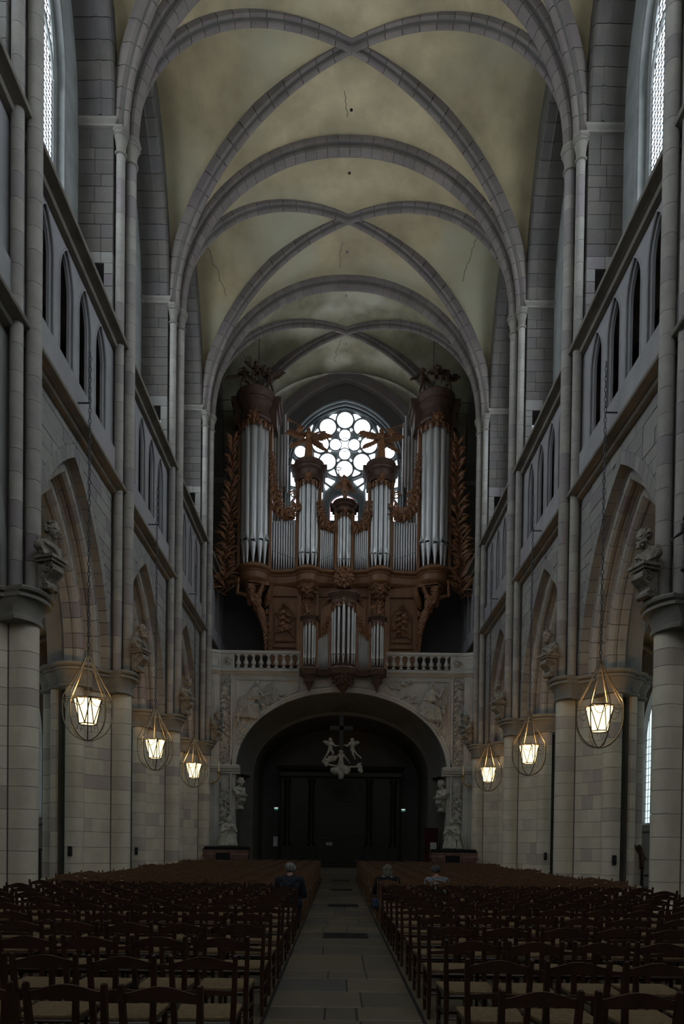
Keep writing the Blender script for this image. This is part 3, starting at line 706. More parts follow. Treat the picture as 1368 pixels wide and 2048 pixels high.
m2 = MB(); wall_open(m2, lambda u, d, z: (u, YW + d, z), -6.5, 6.5, 20.0, 27.6, [(0, 4.8, 20.0, ZV, 6.05)], .1, .34, 14); m2.obj('lunette_plaster', 'webwest', wb)
rw = random.Random(8)
m2 = MB()
for row in range(14):
    z = 18.2 + row * .42; x = -5.8 + rw.uniform(0, .3)
    while x < 5.8:
        w_ = rw.uniform(.5, .95); xm = x + w_ / 2
        if (z < 22.3 and abs(xm) > 3.2 + w_ / 2) or (z >= 22.3 and min(22.3 + arcz(3.2, 3.65, e, .02) for e in (x, x + w_) ) < z - .0 and 22.3 + arcz(3.2, 3.65, xm, .02) < z):
            if ZV + arcz(TA, TR, max(abs(x), abs(x + w_)), -.1) > z + .4:
                q = MB(); q.box(x + .006, x + w_ - .006, YW + .33 - rw.uniform(0, .012), YW + .4, z + .006, z + .414); q.obj('wall_stone', 'upper', wb)
        x += w_
m2 = MB(); m2.box(-3.7, 3.7, YW + .2, YW + .4, 18.5, 18.75); m2.box(-3.7, 3.7, YW + .2, YW + .4, 19.35, 19.45)
for i in range(33): m2.box(-3.6 + i * .22, -3.52 + i * .22, YW + .25, YW + .33, 18.7, 19.4)
m2.obj('passage_balustrade', 'tracery', wb)
win = tag(put('window_30', None, None, (0, YW + .9, -.10), None, (1.026, 1, 1.026)), kind='structure')
RC = 23.37
m2 = MB(); pts = [(-3.15, 18.9)] + [(a, 22.15 + z) for a, z in arc(3.15, 3.55, 12)] + [(3.15, 18.9)]; m2.prism(pts, .02, .12); m2.obj('tracery_plate', 'tracery', win)
PAN = []
def disc(x, z, r, mat='roseglass', rim=.04):
    g = MB(); g.prism([(r * math.cos(i * PI / 14), r * math.sin(i * PI / 14)) for i in range(28)], -.03, .03); o = g.obj('pane', mat, win); o.location = (x, 0, z)
    g = MB(); g.tube([((r + rim * .7) * math.cos(i * PI / 14), -.05, (r + rim * .7) * math.sin(i * PI / 14)) for i in range(28)], rim, 6, closed=True); o = g.obj('tracery_ring', 'tracery', win, True); o.location = (x, 0, z)
def tri(pts, mat='roseglass'):
    g = MB(); g.prism(pts, -.03, .03); g.obj('pane', mat, win)
for i in range(8):
    a = i * PI / 4 + PI / 2; disc(1.29 * math.cos(a), RC + 1.29 * math.sin(a), .435, rim=.05)
    a2 = a + PI / 8; p = lambda r, t: (r * math.cos(a2 + t), RC + r * math.sin(a2 + t)); tri([p(1.42, 0), p(1.68, .13), p(1.74, 0), p(1.68, -.13)]) ; tri([p(.78, 0), p(.93, .09), p(.93, -.09)])
    g = MB(); q = p(1.06, 0); g.lathe([(.03, -.02), (.03, .02)], (0, 0, 0), 6); g.T = None
for i in range(4): a = i * PI / 2; disc(.50 * math.cos(a), RC + .50 * math.sin(a), .30, rim=.03)
disc(0, RC, .33, rim=.02)
g = MB(); g.tube([(1.83 * math.cos(i * PI / 24), -.08, RC + 1.83 * math.sin(i * PI / 24)) for i in range(48)], .065, 6, closed=True); g.obj('rose_ring', 'tracery', win, True)
for sx in (-1, 1):
    disc(sx * 2.36, RC - .40, .31); disc(sx * 2.66, RC - 1.85, .40)
    m = lambda L_: [(sx * x, RC + z) for x, z in L_]
    tri(m([(1.95, .25), (2.22, .30), (1.98, .72), (1.72, 1.05)])); tri(m([(.95, 1.78), (1.35, 1.62), (1.22, 1.86), (.72, 2.12)])) ; tri(m([(2.7, -.72), (2.95, -.75), (2.98, -1.2), (2.62, -1.22)])); tri(m([(2.02, -.72), (2.32, -.86), (2.45, -1.3), (2.18, -1.2)]))
    tri(m([(1.0, -1.72), (.5, -1.93), (.98, -2.4), (1.05, -2.2)])); tri(m([(2.75, -2.4), (3.02, -2.5), (3.02, -3.1), (2.7, -3.1)])); tri(m([(1.15, -2.35), (1.35, -2.2), (1.35, -2.9), (1.18, -2.9)])); tri(m([(1.42, -1.75), (1.95, -1.5), (2.12, -2.0), (1.5, -2.2)]))
    g = MB(); g.tube([(sx * x, -.07, RC + z) for x, z in ((1.75, -.6), (1.6, -1.3), (1.25, -1.9), (.6, -2.35), (0, -2.5))], .06, 6); g.tube([(sx * x, -.07, RC + z) for x, z in ((3.0, -.5), (2.3, -1.2), (1.9, -2.0), (1.75, -3.2))], .05, 6); g.obj('tracery_bar', 'tracery', win, True)
for x in (-2.05, 0, 2.05):
    w_ = .80; pts = [(x - w_, 18.95), (x + w_, 18.95)] + [(x - u, 20.0 + z * .8) for u, z in arc(w_, .92, 8)]
    g = MB(); g.prism(pts, -.03, .03); g.obj('pane', 'roseglass', win)
    g = MB(); o_ = [(x - w_ + .05, 19.0)] + [(x + u, 20.0 + z * .8) for u, z in arc(w_ - .05, .87, 8)] + [(x + w_ - .05, 19.0)]; g.tube([(a, -.045, b) for a, b in o_], .022, 5); g.obj('red_border', 'redglass', win)
    g = MB(); g.tube([(a + (x - a) * -.07, -.07, b + .04) for a, b in o_], .07, 6); g.obj('lancet_frame', 'tracery', win, True)
    g = MB(); g.box(x - w_, x + w_, -.06, -.04, 19.55, 19.58); g.obj('saddle_bar', 'lead', win)
# ================================================================== ORGAN, GALLERY AND SCULPTURE
def GX(u): return (u - 686) / 44.1
def GZ(v): return 1.66 + (1701 - v) / 44.1
def OX(u): return (u - 689) / 40.2
def OZ(v): return 15.57 + (1140 - v) / 40.55
def dict_fig(h, pose, child=False, lean=0.0, hk=None):
    """joints of a standing figure of height h, facing -y, feet at the origin; pose overrides in units of h"""
    c = child
    J = dict(head=(0, 0, .88 if c else .925), neck=(0, 0, .78 if c else .85), chest=(0, 0, .68 if c else .74), pelvis=(0, 0, .46 if c else .53), ls=(-.125, 0, .755 if c else .81), rs=(.125, 0, .755 if c else .81),
             le=(-.2, .02, .62), lh=(-.22, -.05, .48), re=(.2, .02, .62), rh=(.22, -.05, .48), lk=(-.07, -.04, .26), rk=(.08, -.05, .27), lf=(-.08, .02, .05), rf=(.09, 0, .05))
    J.update(pose)
    J = {k: Vector((v[0] * h + lean * v[2] * h, v[1] * h, v[2] * h)) for k, v in J.items()}
    J['hk'] = hk or (1.42 if c else 1.0); return J
def wing(mb, root, tip, out, n=7, w=.1):
    """feathered wing: fan of overlapping blades between root and tip, hanging along out"""
    root, tip, out = Vector(root), Vector(tip), Vector(out)
    for i in range(n):
        t = (i + .5) / n; b = root.lerp(tip, t * .85); l = out * (1 - .45 * abs(t - .45)) + (tip - root) * (.25 + .4 * t)
        leaf(mb, b, b + l, (tip - root).cross(out).normalized(), w, .025, 5)
    mb.tube([root, root.lerp(tip, .5) - out * .12, tip], .035, 6, rad=[.05, .04, .02])
# ------------------------------------------------------------------ main organ case
OY = 34.3
TW = [(-4.47, .80), (4.47, .80), (-1.79, .60), (1.79, .60), (0, .42)]
def yfront(x):
    y = .12 * math.cos(x * 1.9) - .05
    for c, r in TW:
        if abs(x - c) < r: y = min(y, .1 - 1.05 * math.sqrt(r * r - (x - c) ** 2))
    return OY + y
def front_path(x0, x1, off, n=160):
    P_ = []
    for i in range(n + 1):
        x = x0 + (x1 - x0) * i / n; e = .01; dx = 2 * e; dy = yfront(x + e) - yfront(x - e); l = math.hypot(dx, dy); nx, ny = dy / l, -dx / l
        P_.append((x + nx * off * .8, yfront(x) + ny * off))
    return P_
organ = thing('pipe_organ', 'tall carved oak organ case with silver pipes in five towers under the round window', 'organ', (.02, 0, 0))
def case(mb, name, mat='oak', parent=None, smooth=False): return mb.obj(name, mat, parent or organ, smooth)
def pipe_mesh(r, foot, ln, n=12):
    mb = MB(); mb.lathe([(r * .22, 0), (r * .95, foot * .96), (r, foot), (r, foot + ln), (r * .93, foot + ln), (r * .93, foot + ln - .03)], n=n)
    h = min(.22, 3.2 * r)
    mb.mi = 1; mb.box(-r * .62, r * .62, -r * 1.03, -r * .5, foot - r * .25, foot + r * .22); mb.mi = 0
    mb.loft([[(-r * .62, -r * 1.0, foot + r * .22), (r * .62, -r * 1.0, foot + r * .22), (r * .62, -r * .6, foot + r * .22), (-r * .62, -r * .6, foot + r * .22)],
             [(-r * .45, -r * 1.02, foot + h), (r * .45, -r * 1.02, foot + h), (r * .45, -r * .6, foot + h), (-r * .45, -r * .6, foot + h)], [(-.02 * r, -r * 1.0, foot + h + r * .9), (.02 * r, -r * 1.0, foot + h + r * .9), (.02 * r, -r * .6, foot + h + r * .9), (-.02 * r, -r * .6, foot + h + r * .9)]])
    for sg in (-1, 1): mb.box(sg * r * .66 - r * .05, sg * r * .66 + r * .05, -r * 1.12, -r * .6, foot - r * .4, foot + r * .6)
    return mb.mesh('pipe', ['tin', 'mouth'], True)
def carve_disc(mb, c, r, n, rnd, ax=(1, 0, 0), bx=(0, 0, 1), out=(0, -1, 0)):
    ax, bx, out, c = Vector(ax), Vector(bx), Vector(out), Vector(c)
    mb.ball(c + out * .05, (r * .35,) * 3, 8, 6)
    for i in range(n):
        a = 2 * PI * i / n + rnd.uniform(-.2, .2); p = c + ax * math.cos(a) * r * .62 + bx * math.sin(a) * r * .62
        scroll(mb, p + out * .03, r * rnd.uniform(.3, .42), ax, bx, 1.3, r * .11, 12, rnd.choice([-1, 1]), tail=c)
        d = ax * math.cos(a + .3) + bx * math.sin(a + .3); leaf(mb, c + d * r * .35, c + d * r * 1.1, out, r * .16, .02, 4)
def carve_path(mb, pts, w, rnd, out=(0, -1, 0), step=.16, leaves=True, t=.028):
    """openwork acanthus carving that follows a polyline"""
    out = Vector(out); pts = [Vector(p) for p in pts]
    for a, b in zip(pts[:-1], pts[1:]):
        d = b - a; L_ = d.length; d = d.normalized(); nrm = d.cross(out).normalized(); n = max(1, int(L_ / step))
        for i in range(n):
            p = a + d * L_ * (i + .5) / n; sg = 1 if i % 2 else -1
            scroll(mb, p + nrm * sg * w * rnd.uniform(.2, .42) + out * rnd.uniform(0, .05), w * rnd.uniform(.24, .38), d, nrm * sg, 1.2, t, 10, rnd.choice([-1, 1]), tail=p - d * step)
            if leaves: leaf(mb, p - d * step * .4, p + nrm * -sg * w * .55 + d * step * .9 + out * .03, out, w * .15, .02, 4)
    mb.tube([p + out * .0 for p in pts], t * 1.3, 5)
ro = random.Random(31)
# impost cornice, frieze and lower mouldings that follow the bulges
for name, prof, mat in (('impost_cornice', [(-.35, 15.62), (.05, 15.62), (.13, 15.56), (.15, 15.48), (.10, 15.42), (.03, 15.38), (.0, 15.30), (-.35, 15.30)], 'oak'), ('frieze_board', [(-.35, 15.32), (-.03, 15.32), (-.06, 14.98), (-.35, 14.98)], 'oak'),
                        ('lower_moulding', [(-.35, 15.0), (.0, 15.0), (.04, 14.95), (-.02, 14.86), (-.10, 14.80), (-.35, 14.80)], 'oak')):
    mb = MB(); n = 170; x0, x1 = -5.42, 5.42; cols = [front_path(x0, x1, o, n) for o, z in prof]
    mb.loft([[(cols[j][i][0], cols[j][i][1], prof[j][1]) for j in range(len(prof))] for i in range(n + 1)]); case(mb, name, mat, smooth=True)
def tower(cx, r, zf, ztop, npip, pr, zc, zcap, foot, wing_w, box_d):
    """one organ tower: pipes on a half round, posts, carved skirt, moulded crown"""
    yb = OY + .1
    for i in range(npip):
        a = PI * (i + .5) / npip if npip > 1 else PI / 2; a = PI / 2 + (a - PI / 2) * .98
        R_ = r - pr - .02; x = cx - R_ * math.cos(a); y = yb - R_ * math.sin(a) * 1.0
        f = foot * (1 + .22 * abs(i - (npip - 1) / 2) / (npip / 2)); top = ztop - .14 * abs(i - (npip - 1) / 2)
        o = put('pipe', pipe_mesh(pr, f, top - zf - f), organ, (x, y, zf)); o.rotation_euler = (0, 0, (a - PI / 2) * .8)
    for sg in (-1, 1):
        mb = MB(); mb.cbox(cx + sg * (r + .04) - .07, cx + sg * (r + .04) + .07, yb - .12, yb + .25, 15.6, zc + .05, .015); case(mb, 'post')
    mb = MB(); mb.box(cx - r - .05, cx + r + .05, yb + .2, yb + box_d, 15.6, zcap - .1); case(mb, 'tower_back', 'oakdark')
    h = zcap - zc; rr = r + .02
    prof = [(rr - .08, 0), (rr, .02), (rr + .05, .08 * h), (rr + .02, .14 * h), (rr - .05, .2 * h), (rr - .06, .42 * h), (rr - .02, .5 * h), (rr + .08, .56 * h), (rr + .10, .62 * h), (rr + .05, .68 * h), (rr + .14, .76 * h), (rr + .2, .84 * h), (rr + .2, .88 * h), (rr + .05, .9 * h), (rr - .05, .98 * h), (rr * .55, h), (.02, h)]
    mb = MB(); mb.lathe(prof, (cx, yb, zc), 28, PI, 2 * PI); case(mb, 'crown', 'oakdark', smooth=True)
    mb = MB()
    for z0, z1, e in ((.0, .5, .0), (.5, .72, .10), (.72, .9, .20)): mb.box(cx - r - wing_w * .6 - e, cx + r + wing_w * .6 + e, yb - .02, yb + box_d, zc + z0 * h, zc + z1 * h)
    case(mb, 'crown_wing', 'oakdark')
    mb = MB(); nn = 9
    for i in range(nn):
        a = PI * (i + .5) / nn; p = (cx - r * math.cos(a), yb - r * math.sin(a), zc - .10 * (1 + abs(i - 4) * .32)); t = (math.sin(a), -math.cos(a), 0); o_ = (-math.cos(a), -math.sin(a), 0)
        scroll(mb, p, r * .20, t, (0, 0, 1), 1.3, r * .05, 10, (-1) ** i); scroll(mb, (p[0], p[1], p[2] - r * .26), r * .14, t, (0, 0, -1), 1.2, r * .045, 9, (-1) ** i)
        leaf(mb, (p[0], p[1], p[2] + .1), (p[0], p[1], p[2] - r * .5), o_, r * .1, .03, 4)
    mb.ball((cx, yb - r - .05, zc + .06), (r * .22, .08, r * .24)); carve_disc(mb, (cx, yb - r - .03, zc + .02), r * .42, 6, ro)
    case(mb, 'carved_skirt', 'oakcarve', smooth=True)
    mb = MB(); mb.lathe([(r * .3, -.0), (r + .02, 0), (r + .1, .06), (r + .06, .12), (r, .16)], (cx, yb, 15.56), 24, PI, 2 * PI); case(mb, 'pipe_shelf', 'oak', smooth=True)
for cx in (-4.47, 4.47): tower(cx, .74, 15.80, 22.86, 5, .178, 22.75, 24.35, 1.0, .5, 1.1)
for cx in (-1.79, 1.79): tower(cx, .53, 15.68, 20.05, 5, .112, 19.95, 20.98, .62, .28, .9)
tower(0, .37, 15.66, 18.5, 5, .072, 18.42, 19.04, .42, .25, .7)
def flat(x0, x1, n, z_of, foot_of):
    d = (x1 - x0) / n
    for i in range(n):
        x = x0 + d * (i + .5); t = (i + .5) / n; r = d * .37
        put('pipe', pipe_mesh(r, foot_of(t), z_of(t) - 15.68 - foot_of(t), 10), organ, (x, yfront(x) + .06, 15.68))
    mb = MB(); mb.box(x0, x1, OY + .25, OY + .9, 15.6, min(z_of(0), z_of(1)) - .2); case(mb, 'flat_back', 'oakdark')
for sg in (-1, 1):
    flat(*(sg * v for v in ((3.70, 2.42) if sg < 0 else (2.42, 3.70))), 10, (lambda t: 18.05), (lambda t, sg=sg: .95 - .5 * (t if sg < 0 else 1 - t)))
    flat(*(sg * v for v in ((1.20, .50) if sg < 0 else (.50, 1.20))), 7, (lambda t: 17.55), (lambda t, sg=sg: .35 + .4 * (t if sg < 0 else 1 - t)))
    # garlands over the flats
    mb = MB()
    A = [(3.62, 21.0), (3.55, 20.3), (3.50, 19.5), (3.42, 18.9), (3.18, 18.42), (2.85, 18.2), (2.50, 18.35), (2.42, 18.75)]
    carve_path(mb, [(sg * x, OY - .12, z) for x, z in A], .34, ro, step=.15, t=.035); carve_path(mb, [(sg * (x - .05), OY - .18, z + .05) for x, z in A[2:]], .55, ro, step=.17, t=.035)
    scroll(mb, (sg * 2.55, OY - .15, 19.25), .2, (sg, 0, 0), (0, 0, 1), 1.6, .05, 16, 1); scroll(mb, (sg * 3.62, OY - .15, 21.2), .17, (sg, 0, 0), (0, 0, 1), 1.6, .05, 16, -1)
    mb.prism([(sg * x, z) for x, z in ((3.68, 18.6), (3.3, 18.18), (2.9, 18.0), (2.45, 18.1), (2.45, 18.3), (2.9, 18.25), (3.3, 18.45), (3.68, 19.0))], OY - .05, OY + .0)
    case(mb, 'carved_garland', 'oakcarve', smooth=True)
    mb = MB(); B = [(1.22, 19.0), (1.18, 18.4), (1.08, 17.95), (.85, 17.68), (.48, 17.6)]
    carve_path(mb, [(sg * x, OY - .12, z) for x, z in B], .34, ro, step=.12, t=.028); carve_path(mb, [(sg * (x - .03), OY - .17, z + .08) for x, z in B[1:]], .36, ro, step=.14, t=.028)
    mb.prism([(sg * x, z) for x, z in ((1.24, 17.9), (1.0, 17.55), (.46, 17.45), (.46, 17.62), (.95, 17.72), (1.24, 18.2))], OY - .05, OY + .0)
    case(mb, 'carved_garland', 'oakcarve', smooth=True)
    # foliage wings outside the big towers
    mb = MB(); F_ = [(5.55, 21.9), (5.62, 21.0), (5.55, 20.0), (5.70, 19.0), (5.62, 18.0), (5.85, 17.2), (5.80, 16.5), (6.0, 15.9), (5.75, 15.3), (6.05, 14.9), (5.7, 14.5)]
    for k, ((xa, za), (xb, zb)) in enumerate(zip(F_[:-1], F_[1:])):
        w_ = .24 + .035 * k
        for i in range(3):
            t = i / 3; x = xa + (xb - xa) * t; z = za + (zb - za) * t; q = 1 if (i + k) % 2 else -1
            scroll(mb, (sg * (x + q * w_ * .6), OY - .16, z), w_ * ro.uniform(.45, .6), (sg * q, 0, 0), (0, 0, 1), 1.4, .042, 14, ro.choice([-1, 1]), tail=(sg * x, OY - .1, z - .4))
            for e in (-1, 1): leaf(mb, (sg * x, OY - .1, z - .1), (sg * (x + e * w_ * ro.uniform(.8, 1.35)), OY - ro.uniform(.15, .35), z + ro.uniform(.05, .45)), (e * .3, -1, .2), .075, .035, 6)
            leaf(mb, (sg * (x + q * w_ * .3), OY - .15, z), (sg * (x + q * w_ * 1.3), OY - .25, z - ro.uniform(-.1, .2)), (0, -1, .4), .06, .03, 5)
    mb.tube([(sg * x, OY - .08, z) for x, z in F_], .07, 6); case(mb, 'foliage_wing', 'oakcarve', smooth=True)
    # corbels beneath the big towers and the mid towers
    mb = MB(); mb.lathe([(.05, -.75), (.3, -.62), (.55, -.35), (.74, -.12), (.80, -.05), (.80, 0)], (sg * 4.47, OY + .1, 14.98), 24, PI, 2 * PI); mb.box(sg * 4.2 - .55, sg * 4.2 + .55, OY - .55, OY - .25, 14.62, 14.80); case(mb, 'tower_corbel', 'oak', smooth=True)
    mb = MB(); mb.lathe([(.04, -1.05), (.16, -.9), (.38, -.5), (.52, -.15), (.56, 0)], (sg * 1.79, OY + .1, 14.92), 20, PI, 2 * PI)
    for i in range(7):
        a = PI * (i + .5) / 7
        for zz, rr in ((14.72, .52), (14.5, .44), (14.28, .3)):
            p = (sg * 1.79 - rr * math.cos(a), OY + .08 - rr * math.sin(a), zz); scroll(mb, p, .12, (math.sin(a), -math.cos(a), 0), (0, 0, 1), 1.3, .035, 10, (-1) ** i)
    carve_disc(mb, (sg * 1.79, OY - .5, 14.5), .26, 7, ro); case(mb, 'carved_pendant', 'oakcarve', smooth=True)
# lower case: frame and panels
mb = MB(); mb.box(-3.72, 3.72, OY + .12, OY + 1.4, 10.9, 15.0); case(mb, 'lower_case', 'oak')
for sg in (-1, 1):
    for x, w_ in ((3.62, .10), (2.20, .11), (1.30, .07)):
        mb = MB(); mb.cbox(sg * x - w_, sg * x + w_, OY - .0, OY + .2, 10.9, 14.86, .02); case(mb, 'post')
    for (a, b, top) in ((3.44, 2.38, 13.75), (1.16, .35, 14.05)):
        c_ = (a + b) / 2; hw_ = (a - b) / 2; lo = 12.05; mb = MB()
        pts = [(c_ - hw_ + .05, lo)] + [(c_ + u, top - .42 + w) for u, w in arc(hw_ - .05, .42, 8)] + [(c_ + hw_ - .05, lo)]
        for e, t in ((0, .035), (.09, .02)):
            mb.tube([(sg * (c_ + (x - c_) * (1 - e)), OY + .09, z - (e * .8 if z > lo else -e * .6)) for x, z in pts], t, 6, closed=True)
        case(mb, 'panel_moulding', 'oak', smooth=True)
        mb = MB(); mb.prism([(sg * x, z) for x, z in pts], OY + .1, OY + .13); case(mb, 'panel', 'oak')
        mb = MB(); carve_disc(mb, (sg * c_, OY + .06, top + .1), .17, 5, ro); case(mb, 'carved_crest', 'oakcarve', smooth=True)
    for z in (11.55, 11.75, 14.3):
        mb = MB(); mb.cbox(*sorted((sg * 3.7, sg * .3)), OY + .03, OY + .2, z, z + .07, .02); case(mb, 'rail')
# musical trophies carved on the outer panels
def trophy(mb, cx, cz, y, h, w, rnd, kind):
    o = (0, -1, 0)
    carve_path(mb, [(cx, y, cz + h * .5), (cx + .02, y, cz + h * .1), (cx - .02, y, cz - h * .25)], w * .55, rnd, step=.14, t=.022)
    if kind == 0:     # bagpipe, flutes and a trumpet
        mb.tube([(cx - w * .5, y - .03, cz + h * .42), (cx + w * .1, y - .05, cz - h * .1), (cx + w * .5, y - .03, cz - h * .42)], .03, 7, rad=[.02, .03, .055]); mb.tube([(cx + w * .5, y - .03, cz + h * .2), (cx - w * .1, y - .05, cz - h * .12), (cx - w * .55, y - .03, cz - h * .32)], .022, 7)
        mb.ball((cx + w * .12, y - .04, cz - h * .1), (w * .3, .07, h * .12)); mb.ball((cx + w * .48, y - .03, cz + h * .24), .05); mb.tube([(cx + .05, y - .03, cz - h * .1), (cx + .02, y - .03, cz - h * .55)], .02, 6)
    else:             # pan pipes, horn and lute
        for i in range(6): mb.tube([(cx - .05 * w * i - .03, y - .04, cz - h * .2 - i * .05), (cx + .05 * w * i + .03, y - .04, cz - h * .2 - i * .05)], .018, 5)
        mb.tube([(cx - .02, y - .04, cz - h * .12), (cx - w * .4, y - .04, cz - h * .45)], .03, 6); mb.tube([(cx + .02, y - .04, cz - h * .12), (cx + w * .42, y - .04, cz - h * .45)], .035, 6)
        mb.ball((cx - w * .36, y - .04, cz - h * .08), (w * .2, .06, h * .09)); mb.tube([(cx - w * .4, y - .04, cz), (cx - w * .1, y - .05, cz - h * .12), (cx + w * .3, y - .04, cz + h * .05)], .04, 6)
        carve_disc(mb, (cx + w * .2, y - .02, cz + h * .25), w * .22, 6, rnd)
for sg, kd in ((-1, 0), (1, 1)):
    mb = MB(); trophy(mb, sg * 2.91, 12.9, OY + .06, 1.45, .95, ro, kd); case(mb, 'carved_trophy', 'oakcarve', smooth=True)
mb = MB(); carve_disc(mb, (0, OY - .55, 15.05), .5, 9, ro); carve_disc(mb, (0, OY - .62, 14.85), .36, 7, ro); case(mb, 'carved_cartouche', 'oakcarve', smooth=True)
# rear pipes that show beside the big crowns
for sg in (-1, 1):
    for i, (dx, zt) in enumerate(((3.58, 22.6), (3.42, 23.3), (3.26, 22.9), (3.12, 24.0), (3.0, 23.7))):
        mb = MB(); mb.lathe([(.06, 0), (.065, 0), (.065, 3.6 if i > 2 else 5.2)], (0, 0, 0), 8); o = mb.obj('rear_pipe', 'tin', organ, True); o.location = (sg * dx, OY + .9 + .1 * i, zt - (3.6 if i > 2 else 5.2)); 
mb = MB(); mb.box(-3.7, 3.7, OY + .75, OY + 1.4, 15.0, 18.3); case(mb, 'rear_case', 'oakdark')
# atlantes under the big towers
def atlas_shapes():
    J = dict(head=(-.30, -.25, 1.62), neck=(-.24, -.16, 1.42), chest=(-.16, -.12, 1.14), pelvis=(.12, -.05, .66), ls=(-.48, -.12, 1.36), rs=(.10, -.12, 1.40), le=(-.98, -.1, 1.50), lh=(-.93, -.15, 2.0), re=(.30, -.15, 1.98), rh=(-.22, -.22, 2.04), hk=1.6)
    S = figure({k: (Vector(v) if k != 'hk' else v) for k, v in J.items()}, 1.55, face=(.15, -1, -.25), beard=True, curls=26, hand=1.1)
    S += [((-.30, -.22, 1.26), (.17, .13, .14)), ((-.04, -.22, 1.26), (.17, .13, .14)), ((-.38, -.1, 1.12), (.14, .16, .26)), ((.10, -.1, 1.08), (.14, .16, .28)), ((-.46, -.12, 1.38), .15), ((.10, -.13, 1.42), .15), ((.02, -.06, .78), (.24, .2, .22)), ((.16, -.05, .60), (.26, .2, .2))]
    S += [((-.46, -.12, 1.38), (-.95, -.1, 1.5), .12, .09), ((-.97, -.1, 1.5), (-.93, -.14, 1.9), .095, .06), ((.1, -.13, 1.42), (.30, -.15, 1.95), .12, .09)]
    for a in (-1, 1):                                # chest and belly muscles
        for zz in (1.0, .88, .76): S.append(((-.11 + .06 * a + (1.14 - zz) * .55, -.27, zz), (.06, .05, .05)))
    return S
def term_shapes():
    S = [((.12, -.08, .66), (.30, .0, .2), .23, .2), ((.30, .0, .2), (.42, .03, -.5), .19, .09), ((.42, .03, -.5), (.46, .03, -.75), .09, .05)]
    for i in range(7): S.append(((.02 + .045 * i, -.24 + .02 * i, .62 - .13 * i), (.30 + .03 * i, -.2 + .02 * i, .50 - .16 * i), .05, .05))
    for i in range(8): S.append(((.0 + .5 * (i % 2), -.12, .72 - .02 * i), (.12 + .35 * (i % 2), -.1, .52), .06, .08))
    return S
AM = sculpt('torso', atlas_shapes(), 'oakcarve', .018, 1); TM = sculpt('scroll_base', term_shapes(), 'oakcarve', .026, 1)
for sg in (-1, 1):
    t = thing('atlas_figure', 'carved bearded giant holding up the %s organ tower, arms raised' % ('left' if sg < 0 else 'right'), 'statue', (sg * 4.22, OY - .42, 12.72), 0, 'giants under the organ towers', None)
    for me, nm in ((AM, 'torso'), (TM, 'scroll_base')): put(nm, me, t, None, None, (-sg, 1, 1))
    mb = MB(); c0 = (0.3, .1, -.2)
    for i in range(9): z = .3 - i * .17; scroll(mb, (-sg * (.40 + .02 * i), -.02, z), .13, (1, 0, 0), (0, 0, 1), 1.3, .035, 10, (-1) ** i); leaf(mb, (-sg * .45, 0, z), (-sg * (.2 + .03 * i), -.1, z - .25), (0, -1, 0), .06, .03, 4)
    carve_path(mb, [(-sg * .45, 0, -.5), (-sg * .5, 0, -1.2), (-sg * .55, 0, -1.4)], .25, ro, step=.12)
    for i in range(6): leaf(mb, (-sg * (.35), .1, .9 + .05 * i), (-sg * (.62 + .05 * i), -.05, 1.0 + .2 * i), (0, -1, 0), .07, .03, 5)
    mb.obj('foliage', 'oakcarve', t, True)
# music-making cherubs and angels on top of the towers
def cherub(pose, h=1.2, face=(0, -1, 0), extra=(), curls=14, lean=0.0, child=True):
    J = dict_fig(h, pose, child, lean); S = figure(J, h / 1.25 * (.92 if child else .95), face, fat=1.05, curls=curls, fingers=False); return J, S + list(extra)
TZ = 24.35
CH = [(-5.02, OY - .05, TZ, dict(le=(-.26, 0, .70), lh=(-.1, -.2, .68), re=(.22, -.1, .70), rh=(.08, -.24, .74), lk=(-.14, 0, .25), lf=(-.16, 0, .03), rk=(.2, -.02, .3), rf=(.3, .05, .03)), (.5, -1, 0), [(-.1, 0, .72), (-.62, .05, .60), (.0, 0, -.12)], 'left'),
      (-4.40, OY - .30, TZ + .12, dict(le=(-.24, -.1, .70), lh=(-.28, -.2, .88), re=(.22, -.1, .65), rh=(.1, -.24, .60), lk=(-.14, -.22, .40), lf=(-.12, -.16, .12), rk=(.16, -.22, .40), rf=(.15, -.18, .12)), (0, -1, 0), [(-.1, .05, .75), (-.42, .05, .98), (0, 0, -.15)], 'middle'),
      (-3.80, OY - .10, TZ - .05, dict(le=(-.25, -.05, .66), lh=(-.34, -.18, .78), re=(.2, -.08, .60), rh=(-.02, -.22, .62), lk=(-.05, 0, .27), lf=(-.02, 0, .03), rk=(.1, 0, .26), rf=(.2, 0, -.02)), (-.3, -1, 0), [(.1, .05, .76), (.50, .05, .98), (.05, 0, -.3)], 'right'),
      (3.78, OY - .10, TZ - .05, dict(le=(-.24, -.05, .70), lh=(-.16, -.2, .84), re=(.22, -.08, .68), rh=(.14, -.2, .78), lk=(-.05, 0, .27), lf=(-.12, 0, -.02), rk=(.1, 0, .26), rf=(.04, 0, .03)), (.3, -1, 0), [(-.1, .05, .80), (-.42, .05, .66), (0, 0, -.12)], 'left'),
      (4.48, OY - .30, TZ + .08, dict(le=(-.22, -.1, .66), lh=(-.05, -.24, .62), re=(.24, -.1, .66), rh=(.1, -.24, .70), lk=(-.14, -.22, .38), lf=(-.12, -.16, .10), rk=(.16, -.22, .38), rf=(.15, -.18, .10)), (0, -1, -.1), [(.1, .05, .76), (.40, .05, .82), (0, 0, -.2)], 'middle'),
      (5.06, OY - .05, TZ, dict(le=(-.24, -.05, .74), lh=(-.34, -.2, .80), re=(.24, 0, .72), rh=(.16, -.1, .56), lk=(-.08, 0, .27), lf=(-.1, 0, .02), rk=(.12, 0, .26), rf=(.16, 0, .02)), (-.8, -1, 0), [(.1, .05, .74), (.40, .05, .86), (.05, 0, -.25)], 'right')]
INST = ['tambourine', 'triangle', 'violin', 'small flute', 'lute', 'long trumpet']
